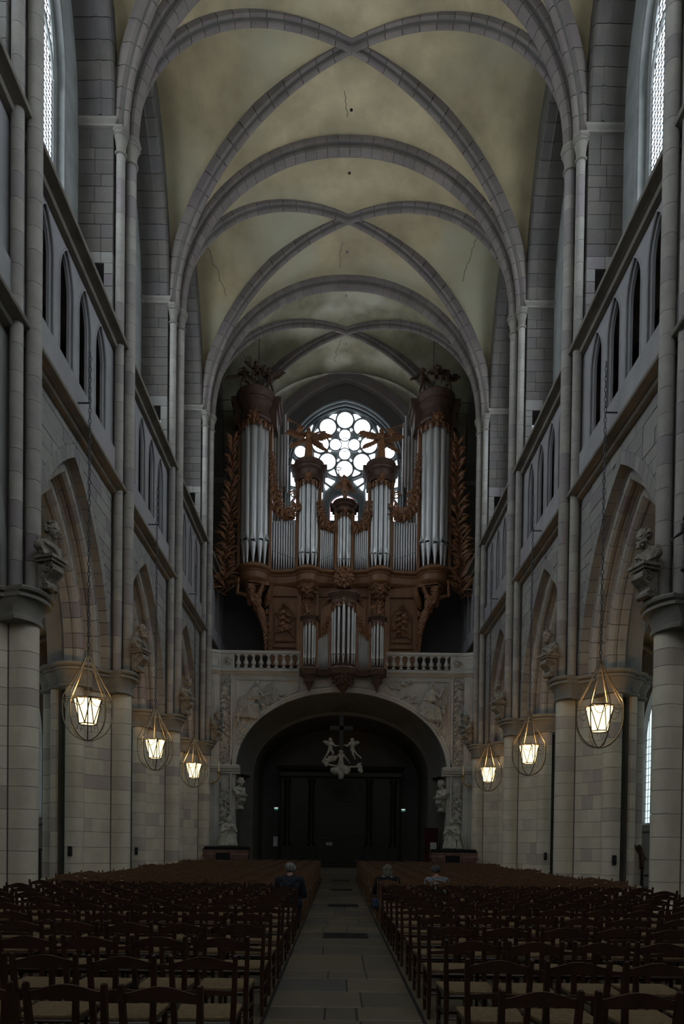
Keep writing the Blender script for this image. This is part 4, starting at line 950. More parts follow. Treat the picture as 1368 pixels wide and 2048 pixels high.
for i, (x, y, z, pose, fc, wg, wh) in enumerate(CH):
    J, S = cherub(pose, 1.18, fc, curls=12)
    t = thing('cherub_statue', 'dark wooden cherub playing music, %s one of three on the %s organ tower' % (wh, 'left' if x < 0 else 'right'), 'statue', (x, y, z), 0, 'cherubs on top of the organ')
    put('body', sculpt('body', S, 'oakdark', .026, 1), t)
    mb = MB(); q = Vector(wg[0]) * 1.18; tp = Vector(wg[1]) * 1.18; ou = Vector(wg[2]) * 1.18
    wing(mb, q + Vector((0, .08, 0)), tp, ou, 6, .07); wing(mb, Vector((-q.x, q.y + .1, q.z)), Vector((-tp.x * .75, tp.y + .12, tp.z)), ou, 5, .06); mb.obj('wings', 'oakdark', t, True)
    h1 = J['lh']; mb = MB()
    if i == 5: mb.tube([J['head'] + Vector((-.1, -.15, -.03)), h1, h1 + Vector((-.35, -.1, .04))], .02, 6, rad=[.012, .02, .06])
    elif i in (0, 1): mb.tube([h1 + Vector((.13 * math.cos(a), -.05, .13 * math.sin(a))) for a in [k * PI / 6 for k in range(12)]], .018, 5, closed=True)
    else: mb.ball(h1.lerp(J['rh'], .5) + Vector((0, -.08, 0)), (.14, .05, .09)); mb.tube([h1, h1 + Vector((-.2, -.08, .12))], .015, 5); mb.tube([J['rh'] + Vector((-.2, -.12, 0)), J['rh'] + Vector((.25, -.12, .06))], .008, 4)
    mb.obj('instrument', 'oakdark', t, True)
for sg in (-1, 1):
    mb = MB(); mb.lathe([(.34, 0), (.36, .06), (.26, .12), (.24, .22)], (sg * 4.44, OY - .24, TZ - .12), 14); mb.obj('seat_pedestal', 'oakdark', organ, True)
    mb = MB(); mb.tube([(sg * 4.36, OY + .2, 24.3), (sg * 4.36, OY + .2, 26.75 + .35)], .018, 5); case(mb, 'suspension_rod', 'iron')
# angels on the middle towers
for sg in (-1, 1):
    pose = dict(le=(-.20, -.08, .78), lh=(-.34, -.15, .92), re=(.20, -.08, .66), rh=(.14, -.2, .56)) if sg < 0 else dict(le=(-.2, -.06, .66), lh=(-.08, -.2, .62), re=(.24, -.05, .78), rh=(.40, -.12, .88))
    J, S = cherub(pose, 1.55, (sg * -.2, -1, 0), curls=14, child=False)
    S += [((0, .0, .9), (.0, .03, .12), .16, .22)] + folds((-.12, -.08, .95), (.12, -.08, .95), (-.2, -.14, .06), (.2, -.14, .06), 6, .05)
    t = thing('angel_statue', 'carved winged angel blowing a trumpet on the %s middle organ tower' % ('left' if sg < 0 else 'right'), 'statue', (sg * 1.79, OY - .18, 20.95), 0, 'trumpet angels')
    put('body', sculpt('body', S, 'oakcarve', .028, 1), t)
    mb = MB(); wing(mb, (-.1, .1, 1.25), (-.85, .15, 1.5), (-.05, 0, -.4), 8, .10); wing(mb, (.1, .1, 1.25), (.85, .15, 1.5), (.05, 0, -.4), 8, .10)
    wing(mb, (-.08, .12, 1.1), (-.7, .15, .85), (-.1, 0, -.3), 5, .08); wing(mb, (.08, .12, 1.1), (.7, .15, .85), (.1, 0, -.3), 5, .08); mb.obj('wings', 'oakcarve', t, True)
    mb = MB(); H = J['head'] + Vector((0, -.15, -.04)); E_ = Vector((sg * 1.05, -.3, 1.78 if sg < 0 else 1.55)); mb.tube([H, H.lerp(E_, .8), E_], .02, 7, rad=[.014, .024, .085]); mb.obj('trumpet', 'oakcarve', t, True)
    mb = MB(); leaf(mb, H.lerp(E_, .35), H.lerp(E_, .35) + Vector((sg * .1, -.02, -.45)), (0, -1, 0), .16, .015, 5); mb.obj('banner', 'oakcarve', t, True)
J, S = cherub(dict(le=(-.2, -.02, .86), lh=(-.24, -.1, 1.06), re=(.22, -.05, .66), rh=(.3, -.1, .52), lk=(-.04, -.02, .27), lf=(-.01, 0, .04), rk=(.1, -.06, .28), rf=(.06, .03, .05)), 1.25, (0, -1, 0), curls=12)
t = thing('child_statue', 'carved standing child raising a small crown above the centre organ tower', 'statue', (0, OY - .1, 19.02)); put('body', sculpt('body', S, 'oakcarve', .024, 1), t)
mb = MB(); c_ = J['lh'] + Vector((0, -.03, .14)); mb.tube([c_ + Vector((.13 * math.cos(a), .13 * math.sin(a), 0)) for a in [k * PI / 6 for k in range(12)]], .022, 5, closed=True); mb.obj('crown', 'oakcarve', t, True)
mb = MB(); wing(mb, (.08, .08, .9), (.4, .1, .75), (.02, 0, -.3), 5, .06); wing(mb, (-.08, .08, .9), (-.36, .1, .8), (-.02, 0, -.3), 5, .06); mb.obj('wings', 'oakcarve', t, True)
# ------------------------------------------------------------------ small choir organ on the gallery front
small = thing('small_organ', 'small organ case with gleaming pipes hung on the front of the stone gallery', 'organ', (.03, 0, -.2))
SY = 30.75; SB = 9.98
STW = [(0, .56, 10.15, 12.98, 12.80, 13.40, 7, .062, .36), (-1.52, .30, 10.1, 12.10, 11.98, 12.36, 5, .052, .26), (1.52, .30, 10.1, 12.10, 11.98, 12.36, 5, .052, .26)]
for cx, r, zf, zt, zc, zcap, n, pr, foot in STW:
    for i in range(n):
        a = PI * (i + .5) / n; R_ = r - pr; x = cx - R_ * math.cos(a); y = SY - R_ * math.sin(a) * .8; q = abs(i - (n - 1) / 2) / (n / 2)
        put('pipe', pipe_mesh(pr * (1.12 if i == n // 2 else 1), foot * (1 + .3 * q), zt - zf - foot * (1 + .3 * q) - .42 * q * r / .56, 9), small, (x, y, zf))
    for sg in (-1, 1): mb = MB(); mb.cbox(cx + sg * (r + .04) - .045, cx + sg * (r + .04) + .045, SY - .1, SY + .35, SB, zc + .1, .012); mb.obj('post', 'oak', small)
    h = zcap - zc; k_ = 1 if r > .5 else .7
    mb = MB(); mb.lathe([(r - .03, -.0), (r + .02 * k_, .03), (r, .2 * h), (r + .02, .4 * h), (r + .1 * k_, .55 * h), (r + .13 * k_, .62 * h), (r + .18 * k_, .75 * h), (r + .17 * k_, .8 * h), (r * .8, .86 * h), (r * .45, h), (.02, h)], (cx, SY, zc), 22, PI, 2 * PI, 1, .8); mb.box(cx - r - .13, cx + r + .13, SY - .02, SY + .4, zc + .45 * h, zc + .8 * h); mb.box(cx - r - .02, cx + r + .02, SY + .05, SY + .4, SB, zc + .5 * h); mb.obj('crown', 'oakdark', small, True)
    mb = MB()
    for i in range(9):
        a = PI * (i + .5) / 9; p = (cx - r * math.cos(a), SY - r * .8 * math.sin(a) - .02, zc - .02 - abs(i - 4) * .12 * r); scroll(mb, p, r * .19, (math.sin(a), -math.cos(a), 0), (0, 0, 1), 1.3, r * .05, 9, (-1) ** i); scroll(mb, (p[0], p[1], p[2] + r * .3), r * .16, (math.sin(a), -math.cos(a), 0), (0, 0, 1), 1.3, r * .05, 9, (-1) ** i)
    mb.obj('carved_skirt', 'oakcarve', small, True)
    b0 = SB - .28; mb = MB(); hh = .62 if cx else .68
    mb.lathe([(.03, -hh - .12), (r * .25, -hh), (r * .45, -hh * .75), (r * .78, -hh * .45), (r * .86, -hh * .1), (r * .98, 0)], (cx, SY + .05, b0), 18, PI, 2 * PI); 
    for i in range(5):
        a = PI * (i + .5) / 5
        for zz, rr in ((-.12, .9), (-.35, .8)): p = (cx - r * rr * math.cos(a), SY + .05 - r * rr * math.sin(a), b0 + zz); scroll(mb, p, r * .24, (math.sin(a), -math.cos(a), 0), (0, 0, 1), 1.3, r * .07, 9, (-1) ** i)
    mb.obj('carved_pendant', 'oakdark', small, True)
def sfront(x):
    y = 0
    for cx, r in ((0, .62), (-1.52, .36), (1.52, .36)):
        if abs(x - cx) < r: y = min(y, -.8 * math.sqrt(r * r - (x - cx) ** 2))
    return SY + y
mb = MB(); mb.loft([[(x, sfront(x) - o, z) for o, z in ((-.4, SB + .02), (.04, SB + .02), (.08, SB - .06), (.03, SB - .14), (.0, SB - .28), (-.4, SB - .28))] for x in [-1.95 + 3.9 * i / 90 for i in range(91)]]); mb.obj('base_moulding', 'oakdark', small, True)
for sg in (-1, 1):
    n = 12
    for i in range(n):
        t_ = (i + .5) / n; x = sg * (.66 + .53 * t_); zt = 11.72 - .42 * t_ ** .7; put('pipe', pipe_mesh(.0165, .55 - .28 * t_, zt - SB - .05 - (.55 - .28 * t_), 7), small, (x, SY + .02, SB + .03))
    mb = MB(); mb.box(*sorted((sg * .62, sg * 1.2)), SY + .1, SY + .4, SB, 11.2); mb.obj('flat_back', 'oakdark', small)
    mb = MB(); A = [(.64, 12.35), (.68, 12.0), (.78, 11.72), (.95, 11.5), (1.18, 11.36)]; carve_path(mb, [(sg * x, SY - .05, z) for x, z in A], .26, ro, step=.09, t=.02); carve_path(mb, [(sg * x, SY - .08, z + .1) for x, z in A[1:]], .22, ro, step=.1, t=.02); mb.obj('carved_garland', 'oakcarve', small, True)
    # cherubs clinging above the small side towers
    J, S = cherub(dict(le=(-.2, -.05, .86), lh=(-.12, -.1, 1.0), re=(.22, -.05, .84), rh=(.1, -.1, 1.0), lk=(-.02, -.1, .26), lf=(.06 * sg, .0, .04), rk=(.12, -.12, .30), rf=(.2 * -sg, .02, .08)), .88, (0, -1, .1), curls=10, lean=.12 * sg)
    t = thing('putto_statue', 'pale carved child perched above the %s tower of the small organ' % ('left' if sg < 0 else 'right'), 'statue', (sg * 1.72, OY - .5, 13.02), 0, 'children above the small organ'); put('body', sculpt('body', S, 'oakcarve', .02, 1), t)
    mb = MB(); wing(mb, (.06, .06, .62), (.3, .08, .7), (0, 0, -.2), 4, .05); wing(mb, (-.06, .06, .62), (-.3, .08, .7), (0, 0, -.2), 4, .05); carve_path(mb, [(-.1 * sg, .1, -.1), (0, .1, .15), (.1 * sg, .12, .9)], .3, ro, step=.12); mb.obj('foliage', 'oakcarve', t, True)
# ------------------------------------------------------------------ stone gallery (tribune)
GY = 31.3
gal = thing('stone_gallery', 'pale stone organ gallery on a wide arch with balusters and carved spandrels', 'gallery', (0, 0, 0))
gf = lambda u, d, z: (u, GY + d, z)
def ell(n, a=4.83, r=3.68): return [(-a * math.cos(PI * i / n) , r * abs(math.sin(PI * i / n)) ** .93) for i in range(n + 1)]
SPR = 5.2
mb = MB(); pts = ell(40)
for p, q in zip(pts[:-1], pts[1:]):
    mb.loft([[(p[0], GY + d, SPR + p[1]), (q[0], GY + d, SPR + q[1]), (q[0], GY + d, 9.66), (p[0], GY + d, 9.66)] for d in (.04, .55)])
for sg in (-1, 1): mb.box(*sorted((sg * 4.83, sg * 6.6)), GY + .04, GY + .6, FZ(GY) - .1, 9.66)
mb.obj('arch_wall', 'tribune', gal)
mb = MB(); rings = []
for d, dep in ((0, -.02), (-.02, .3), (.02, .9), (.2, .9), (.26, -.02), (.22, -.05), (.08, -.05)): pass
P_ = [(0, .0), (.03, -.03), (.10, -.03), (.12, -.06), (.22, -.06), (.24, -.02), (.24, .3), (0, .3)]
mb.loft([[(x * (1 + d / 4.83), GY + dep, SPR + z * (1 + d / 3.68)) for d, dep in P_] for x, z in pts]); mb.obj('archivolt', 'tribune', gal, True)
# deep soffit under the gallery, with a flatter inner arch behind
mb = MB(); mb.grid([[(x * k, y, SPR + z * k2) for x, z in pts] for y, k, k2 in ((GY + .3, 1.0, 1.0), (GY + 1.0, .97, .94), (GY + 1.9, .90, .86), (GY + 2.0, .88, .82), (YW + .3, .88, .82))])
for sg in (-1, 1): mb.box(*sorted((sg * 4.25, sg * 6.6)), GY + 1.9, YW + .3, .2, 5.3); mb.box(*sorted((sg * 4.83, sg * 6.6)), GY + .5, GY + 2, .2, 5.3)
mb.obj('underside_vault', 'upper', gal, True)  # darker than the gallery stone: shade under the arch put into the colour
mb = MB(); mb.box(-6.3, 6.3, GY + .1, YW + .2, 9.4, 9.62); mb.obj('gallery_floor', 'tribune', gal)
def gpath(off): return [(-6.15, GY - .22 - off), (-5.52, GY - off), (5.52, GY - off), (6.15, GY - .22 - off)]
mb = MB(); prof = [(-.3, 9.58), (.0, 9.58), (.02, 9.62), (.08, 9.66), (.10, 9.70), (.17, 9.75), (.18, 9.79), (.10, 9.82), (.06, 9.84), (.06, 9.90), (.03, 9.92), (-.3, 9.92)]
mb.loft([[(gpath(o)[i][0], gpath(o)[i][1], z) for o, z in prof] for i in range(4)]); mb.obj('gallery_cornice', 'tribune', gal)
mb = MB(); prof = [(-.2, 10.52), (.05, 10.52), (.09, 10.57), (.10, 10.64), (.06, 10.70), (-.2, 10.70)]
mb.loft([[(gpath(o)[i][0], gpath(o)[i][1], z) for o, z in prof] for i in range(4)]); mb.obj('handrail', 'tribune', gal)
bal = MB(); bal.box(-.085, .085, -.085, .085, 0, .05); bal.lathe([(.07, .05), (.075, .07), (.05, .10), (.05, .12), (.10, .17), (.115, .22), (.105, .28), (.065, .35), (.05, .42), (.05, .49), (.07, .52), (.07, .54)], n=12); bal.box(-.085, .085, -.085, .085, .54, .60); BAL = bal.mesh('baluster', 'tribune', True)
for sg in (-1, 1):
    for k in range(9): put('baluster', BAL, gal, (sg * (1.98 + .345 * k), GY + .0, 9.92))
    mb = MB(); mb.box(*sorted((sg * 4.92, sg * 5.52)), GY - .07, GY + .2, 9.84, 10.53); mb.obj('rail_post', 'tribune', gal); mb = MB(); mb.box(*sorted((sg * 1.80, sg * 1.93)), GY - .04, GY + .2, 9.84, 10.53); mb.obj('rail_post', 'tribune', gal)
    mb = MB(); carve_disc(mb, (sg * 5.2, GY - .08, 10.2), .2, 6, ro); mb.obj('post_carving', 'relief', gal, True)
    mb = MB(); mb.loft([[(sg * x, y, z) for x, y in ((5.52, GY - .05), (6.15, GY - .27), (6.15, GY), (5.52, GY + .2))] for z in (9.84, 10.53)])
    mb.obj('corner_panel', 'tribune', gal)
    mb = MB(); q = lambda t, z: (sg * (5.52 + .63 * t), GY - .06 - .22 * t, z)
    mb.tube([q(.15, 9.95), q(.85, 9.95), q(.85, 10.42), q(.15, 10.42)], .015, 5, closed=True); mb.obj('panel_moulding', 'tribune', gal)
    # pilaster strip with trophy of instruments
    mb = MB(); mb.box(*sorted((sg * 4.98, sg * 5.06)), GY - .06, GY + .1, .35, 9.6); mb.obj('pilaster_edge', 'tribune', gal); mb = MB(); mb.box(*sorted((sg * 5.56, sg * 5.66)), GY - .06, GY + .1, .35, 9.6); mb.obj('pilaster_edge', 'tribune', gal)
    mb = MB(); prof = [(-.3, 5.10), (.02, 5.10), (.03, 5.18), (.10, 5.22), (.10, 5.27), (.16, 5.33), (.18, 5.45), (.12, 5.5), (-.3, 5.5)]
    mb.loft([[(x, GY - o - .06, z) for o, z in prof] for x in (sg * 4.62, sg * 6.1)]); mb.obj('impost', 'tribune', gal)
    mb = MB(); carve_disc(mb, (sg * 5.3, GY - .02, 5.85), .24, 6, ro); carve_disc(mb, (sg * 5.3, GY - .02, 9.3), .22, 6, ro)
    for z, kd in ((8.85, 0), (7.7, 1), (6.6, 0), (4.3, 1), (3.3, 0)):
        if z == 4.3: mb.obj('trophy_relief', 'relief', gal, True); mb = MB()
        carve_path(mb, [(sg * 5.31, GY + .02, z + .55), (sg * 5.29, GY + .0, z), (sg * 5.33, GY + .02, z - .5)], .40, ro, step=.13, t=.03)
        mb.ball((sg * 5.31, GY - .0, z), (.16, .1, .22)); mb.tube([(sg * 5.12, GY - .03, z + .35), (sg * 5.5, GY - .05, z - .3)], .03, 6); mb.tube([(sg * 5.5, GY - .03, z + .4), (sg * 5.14, GY - .05, z - .25)], .025, 6)
    mb.ball((sg * 5.31, GY - .02, 4.55), (.22, .12, .36)); carve_disc(mb, (sg * 5.3, GY - .02, 3.9), .26, 7, ro); 
    mb.obj('trophy_relief', 'relief', gal, True)
    mb = MB()                                  # raised frame of the spandrel panel
    A = [(4.82, 9.40), (1.98, 9.40), (1.98, 8.98)] + [(u, SPR + 3.68 * 1.065 * math.sqrt(max(0, 1 - (u / 5.16) ** 2)) + .05) for u in (2.4, 3.0, 3.5, 3.9, 4.25, 4.5, 4.7, 4.82)]
    mb.tube([(sg * x, GY + .02, z) for x, z in A], .045, 6, closed=True); mb.obj('spandrel_frame', 'tribune', gal)
    mb = MB(); mb.tube([(sg * x, GY - .02, z) for x, z in ((.6, 9.12), (1.3, 9.08), (1.3, 9.42), (.6, 9.42))], .02, 5, closed=True); mb.obj('panel_moulding', 'tribune', gal)
    mb = MB()
    for a, b in ((.65, 4.9), (5.65, 9.3)): mb.tube([(sg * 5.78, GY - .1, a), (sg * 6.0, GY - .17, a), (sg * 6.0, GY - .17, b - .4), (sg * 5.78, GY - .1, b)], .022, 5, closed=True)
    mb.box(*sorted((sg * 5.66, sg * 6.3)), GY - .10, GY + .1, .35, 9.6); mb.obj('side_panel', 'tribune', gal)
# relief of the harp player (left) and of the woman at the organ (right)
def cloud(S, x, z, n, w, h, y, rnd):
    for i in range(n):
        a, q = x + rnd.uniform(-w, w), z + rnd.uniform(-h, h)
        if abs(a) < 4.8 and q + .6 < SPR + 3.68 * math.sqrt(1 - (a / 4.83) ** 2) + .32: q = SPR + 3.68 * math.sqrt(1 - (a / 4.83) ** 2) - .26
        if abs(a) > 4.78 or q > 8.7: continue
        S.append(((a, y + rnd.uniform(-.02, .03), q), (rnd.uniform(.07, .13), .07, rnd.uniform(.05, .09))))
yy = GY - .02; rr = random.Random(4)
V3 = lambda x, z, d=0: Vector((x, yy - d, z))
J = dict(head=V3(-3.86, 8.62, .12), neck=V3(-3.92, 8.40, .06), chest=V3(-3.98, 8.18, .02), pelvis=V3(-4.10, 7.72, .0), ls=V3(-4.16, 8.30, .06), rs=V3(-3.74, 8.26, .10), le=V3(-4.05, 7.98, .16), lh=V3(-3.62, 8.02, .2), re=V3(-3.55, 8.02, .18), rh=V3(-3.30, 8.12, .2), lk=V3(-4.25, 7.55, .22), rk=V3(-3.85, 7.50, .22), lf=V3(-4.3, 7.15, .1), rf=V3(-3.92, 7.12, .12), hk=1.1)
S = figure(J, .92, (.8, -1, -.1), beard=True, curls=14, fingers=False, fat=1.15) + folds(V3(-4.2, 8.2, .05), V3(-4.1, 7.8, .1), V3(-4.75, 7.7, .02), V3(-4.3, 7.4, .12), 6, .045) + folds(V3(-4.2, 7.7, .16), V3(-3.8, 7.6, .18), V3(-4.4, 7.1, .08), V3(-3.8, 7.0, .1), 8, .05)
S += folds(V3(-4.15, 8.32, .12), V3(-3.8, 8.3, .14), V3(-4.3, 7.9, .14), V3(-3.7, 7.85, .16), 7, .028) + folds(V3(-4.35, 7.6, .2), V3(-3.8, 7.6, .26), V3(-4.5, 7.1, .14), V3(-3.75, 7.0, .2), 11, .03) + folds(V3(-4.7, 8.0, .0), V3(-4.2, 8.1, .06), V3(-4.85, 7.2, .0), V3(-4.45, 7.1, .1), 6, .035)
for (x, z, n, w, h) in ((-3.9, 6.95, 10, .5, .12), (-4.3, 6.55, 9, .3, .2), (-4.5, 6.1, 7, .16, .22), (-3.3, 7.55, 8, .35, .12), (-2.8, 8.05, 6, .35, .08), (-4.66, 8.85, 5, .14, .08), (-3.0, 7.8, 6, .3, .1)): cloud(S, x, z, n, w, h, yy, rr)
S += figure({k: (Vector((v[0] * .6 - 4.72, yy + v[1] * .3 - .08, v[2] * .62 + 6.55)) if k != 'hk' else 1.3) for k, v in dict_fig(1.3, {}, True).items()}, .55, (.6, -1, 0), curls=8, fingers=False)
put('harp_player_relief', sculpt('harp_player_relief', S, 'relief', .017, 1), gal, (0, 0, .6))
mb = MB(); mb.tube([V3(-3.38, 7.65, .15), V3(-3.5, 8.45, .15), V3(-3.2, 8.62, .15), V3(-2.98, 8.78, .15), V3(-2.95, 8.3, .15), V3(-3.1, 7.75, .15)], .035, 6, closed=True)
for i in range(7): mb.tube([V3(-3.43 + .065 * i, 8.45 + .03 * i, .14), V3(-3.36 + .04 * i, 7.72, .14)], .010, 4)
mb.obj('harp', 'relief', gal, True).location = (0, 0, .6)
J = dict(head=V3(4.08, 8.62, .14), neck=V3(4.1, 8.42, .06), chest=V3(4.08, 8.18, .03), pelvis=V3(3.95, 7.75, .0), ls=V3(3.88, 8.28, .06), rs=V3(4.28, 8.26, .08), le=V3(3.75, 7.95, .12), lh=V3(4.2, 7.92, .2), re=V3(4.42, 8.05, .16), rh=V3(4.55, 8.35, .2), lk=V3(4.15, 7.45, .22), rk=V3(4.40, 7.50, .22), lf=V3(4.2, 7.05, .1), rf=V3(4.45, 7.1, .12), hk=1.1)
S = figure(J, .92, (-.2, -1, -.1), curls=12, fingers=False, fat=1.1) + folds(V3(3.9, 8.2, .06), V3(4.0, 7.8, .1), V3(3.5, 7.55, .02), V3(4.0, 7.4, .12), 6, .045) + folds(V3(3.95, 7.7, .16), V3(4.4, 7.6, .18), V3(3.9, 7.05, .08), V3(4.5, 6.95, .1), 8, .05)
S += folds(V3(3.9, 8.32, .12), V3(4.25, 8.3, .14), V3(3.8, 7.9, .14), V3(4.25, 7.85, .16), 7, .028) + folds(V3(3.9, 7.6, .2), V3(4.45, 7.6, .26), V3(3.8, 7.1, .14), V3(4.55, 7.0, .2), 11, .03) + folds(V3(3.7, 8.0, .0), V3(3.95, 8.1, .06), V3(3.4, 7.4, .0), V3(3.9, 7.1, .1), 6, .035)
for (x, z, n, w, h) in ((3.0, 8.1, 8, .3, .12), (2.9, 8.65, 7, .22, .12), (4.3, 6.75, 8, .3, .15), (4.55, 6.3, 7, .16, .22), (2.4, 8.5, 4, .2, .05), (3.4, 7.8, 6, .25, .12)): cloud(S, x, z, n, w, h, yy, rr)
for hx, hz_ in ((2.78, 8.66), (3.05, 8.74)): S.append(((hx, yy - .08, hz_), (.09, .09, .11)))
S += figure({k: (Vector((v[0] * .6 + 4.62, yy + v[1] * .3 - .1, v[2] * .62 + 7.05)) if k != 'hk' else 1.3) for k, v in dict_fig(1.3, dict(lh=(-.3, 0, .9), le=(-.2, 0, .8)), True).items()}, .55, (-.6, -1, 0), curls=8, fingers=False)
put('organ_player_relief', sculpt('organ_player_relief', S, 'relief', .017, 1), gal, (0, 0, .6))
mb = MB()
for i in range(7): mb.tube([V3(4.46 + .052 * i, 7.9, .06), V3(4.46 + .052 * i, 8.55 + .06 * i, .06)], .024, 6)
mb.obj('carved_organ_pipes', 'relief', gal, True).location = (0, 0, .42)
# steps, portal and dark back wall under the gallery
mb = MB(); mb.box(-4.2, 4.2, GY + .7, GY + 1.2, .2, .60); mb.box(-4.2, 4.2, GY + 1.05, YW, .2, .82); 
st = tag(mb.obj('trim_30', 'floor'), kind='structure')
por = thing('portal_screen', 'dark wooden entrance porch with double doors in the shadow beneath the gallery', 'doorway', (0, 35.6, 0))
mb = MB(); mb.box(-3.05, 3.05, 0, 1.2, .8, 5.5); mb.obj('screen_body', 'blackwood', por)
mb = MB(); mb.loft([[(x, y - o, z) for x, y in ((-3.1 - o, 0), (3.1 + o, 0), (3.1 + o, 1.2), (-3.1 - o, 1.2))] for o, z in ((0, 5.4), (.06, 5.5), (.06, 5.7), (.2, 5.85), (.25, 6.0), (.0, 6.05))]); mb.obj('screen_cornice', 'blackwood', por)
for x in (-2.75, -1.5, 1.5, 2.75):
    mb = MB(); mb.lathe([(.2, 0), (.2, .15), (.15, .2), (.14, 3.2), (.19, 3.3), (.2, 3.5)], (x, -.12, 1.85), 12); mb.box(x - .24, x + .24, -.35, 0, .8, 1.85); mb.obj('column', 'blackwood', por, True)
for sg in (-1, 1):
    d = MB(); d.cbox(*sorted((sg * .02, sg * 1.2)), -.06, .0, .82, 4.2, .02); dd = d.obj('door', 'blackwood', por)
    for z0, z1 in ((1.0, 2.2), (2.4, 4.0)): d = MB(); d.cbox(*sorted((sg * .2, sg * 1.02)), -.09, -.05, z0, z1, .02); d.obj('door_panel', 'blackwood', dd)
pp = tag(MB().obj('paper_notice', 'white') if False else put('paper_notice', None, None, (-.55, 35.5, 2.02)), 'small white paper notice on the dark door under the gallery', 'notice')
mb = MB(); mb.box(-.16, .16, -.01, .0, -.1, .05); mb.obj('sheet', 'white', pp); mb = MB(); [mb.box(-.12, .12, -.012, -.009, -.06 + .03 * i, -.05 + .03 * i) for i in range(3)]; mb.obj('text_lines', 'mouth', pp)
glow_g = glow('exit_green', (.05, .35, .2), .25); glow_w = glow('exit_white', (.85, 1, .95), 1.2)
for x, lb in ((-3.3, 'left'), (3.25, 'right')):
    t = thing('exit_light', 'small lit green and white exit sign on the %s wall under the gallery' % lb, 'sign', (x, 35.3, 3.80), 0, 'exit signs', (.62,) * 3); mb = MB(); mb.box(-.17, .17, -.02, .03, -.06, .12); mb.obj('housing', 'white', t); mb = MB(); mb.box(-.15, .15, -.035, -.02, -.02, .03); mb.obj('light_strip', glow_w, t); mb = MB(); mb.box(-.15, .15, -.03, .0, -.16, -.06); mb.obj('green_sign', glow_g, t)
    mb = MB(); mb.box(-.1, .1, .03, .3, -4.6, -.1); mb.obj('mounting_post', 'blackwood', t)
t = thing('poster', 'tall framed notice board on the wall below the left exit sign', 'poster', (-3.32, 35.28, 2.1)); mb = MB(); mb.box(-.13, .13, 0, .03, -.28, .26); mb.obj('frame', 'iron', t); mb = MB(); mb.box(-.11, .11, -.01, .0, -.26, .24); mb.obj('sheet', 'white', t)
t = thing('red_display', 'dark red display board leaning by the right sarcophagus statue', 'board', (4.35, 32.6, .8)); mb = MB(); mb.box(-.32, .32, 0, .05, .2, 2.0); mb.obj('board', 'redcloth', t); mb = MB(); mb.box(-.05, .25, -.01, 0, .6, 1.3); mb.obj('sheet', 'white', t)
# cherub group with a cross hanging inside the arch
t = thing('hanging_cherubs', 'cluster of pale plaster cherubs and clouds hanging in the gallery arch', 'sculpture', (0, 32.6, 5.35))
S = []
def mini(ox, oz, pose, fc, k=.55, lean=0): 
    J = dict_fig(1.05, pose, True, lean); J = {q: (v + Vector((ox, 0, oz)) if q != 'hk' else v) for q, v in J.items()}; return figure(J, .8, fc, fingers=False, curls=9)
put('left_cherub', sculpt('left_cherub', mini(-.52, .62, dict(le=(.05, -.1, .68), lh=(.28, -.12, .62), re=(.2, -.1, .6), rh=(.38, -.1, .62), lk=(-.12, -.02, .26), lf=(-.3, 0, .02), rk=(.14, -.12, .3), rf=(.04, .04, .12)), (.7, -1, -.2)), 'statue', .026, 1), t)
put('right_cherub', sculpt('right_cherub', mini(.52, .62, dict(re=(-.05, -.1, .68), rh=(-.28, -.12, .66), le=(-.2, -.1, .6), lh=(-.36, -.1, .64), lk=(.02, -.1, .28), lf=(.15, -.1, .05), rk=(.2, 0, .26), rf=(.42, 0, .1)), (-.7, -1, -.2)), 'statue', .026, 1), t)
put('lower_cherub', sculpt('lower_cherub', mini(.0, .05, dict(le=(-.24, -.05, .58), lh=(-.38, -.05, .48), re=(.24, -.05, .6), rh=(.38, -.05, .42)), (0, -1, 0)), 'statue', .026, 1), t)
S = []; rq = random.Random(9)
for i in range(34): a = rq.uniform(0, 2 * PI); S.append(((.42 * math.cos(a) * rq.random(), rq.uniform(-.1, .12), .02 + .36 * math.sin(a) * rq.random() + .1), rq.uniform(.09, .17)))
for i in range(12): S.append(((-.75 + rq.uniform(-.1, .12), 0, .42 + rq.uniform(-.14, .18)), rq.uniform(.06, .11))); S.append(((.9 + rq.uniform(-.1, .1), 0, .3 + rq.uniform(-.2, .2)), rq.uniform(.06, .11)))
for i in range(10): S.append(((-.45 + rq.uniform(-.2, .2), .02, .62 + rq.uniform(-.08, .12)), rq.uniform(.06, .12)))
S += [((-.75, 0, .4), (0, .1, .3), .05, .05), ((.9, 0, .3), (0, .1, .3), .05, .05)]
put('clouds', sculpt('clouds', S, 'statue', .03, 1), t)
mb = MB()
for sg in (-1, 1): wing(mb, (sg * .45, .05, 1.35), (sg * .78, .1, 1.55), (0, 0, -.2), 5, .05)
mb.obj('wings', 'statue', t, True)
mb = MB(); mb.box(-.10, .10, .12, .2, .5, 2.75); mb.box(-.55, .55, .12, .2, 2.05, 2.25); mb.box(-.04, .04, .13, .19, 2.7, 3.25); mb.obj('cross', 'blackwood', t)
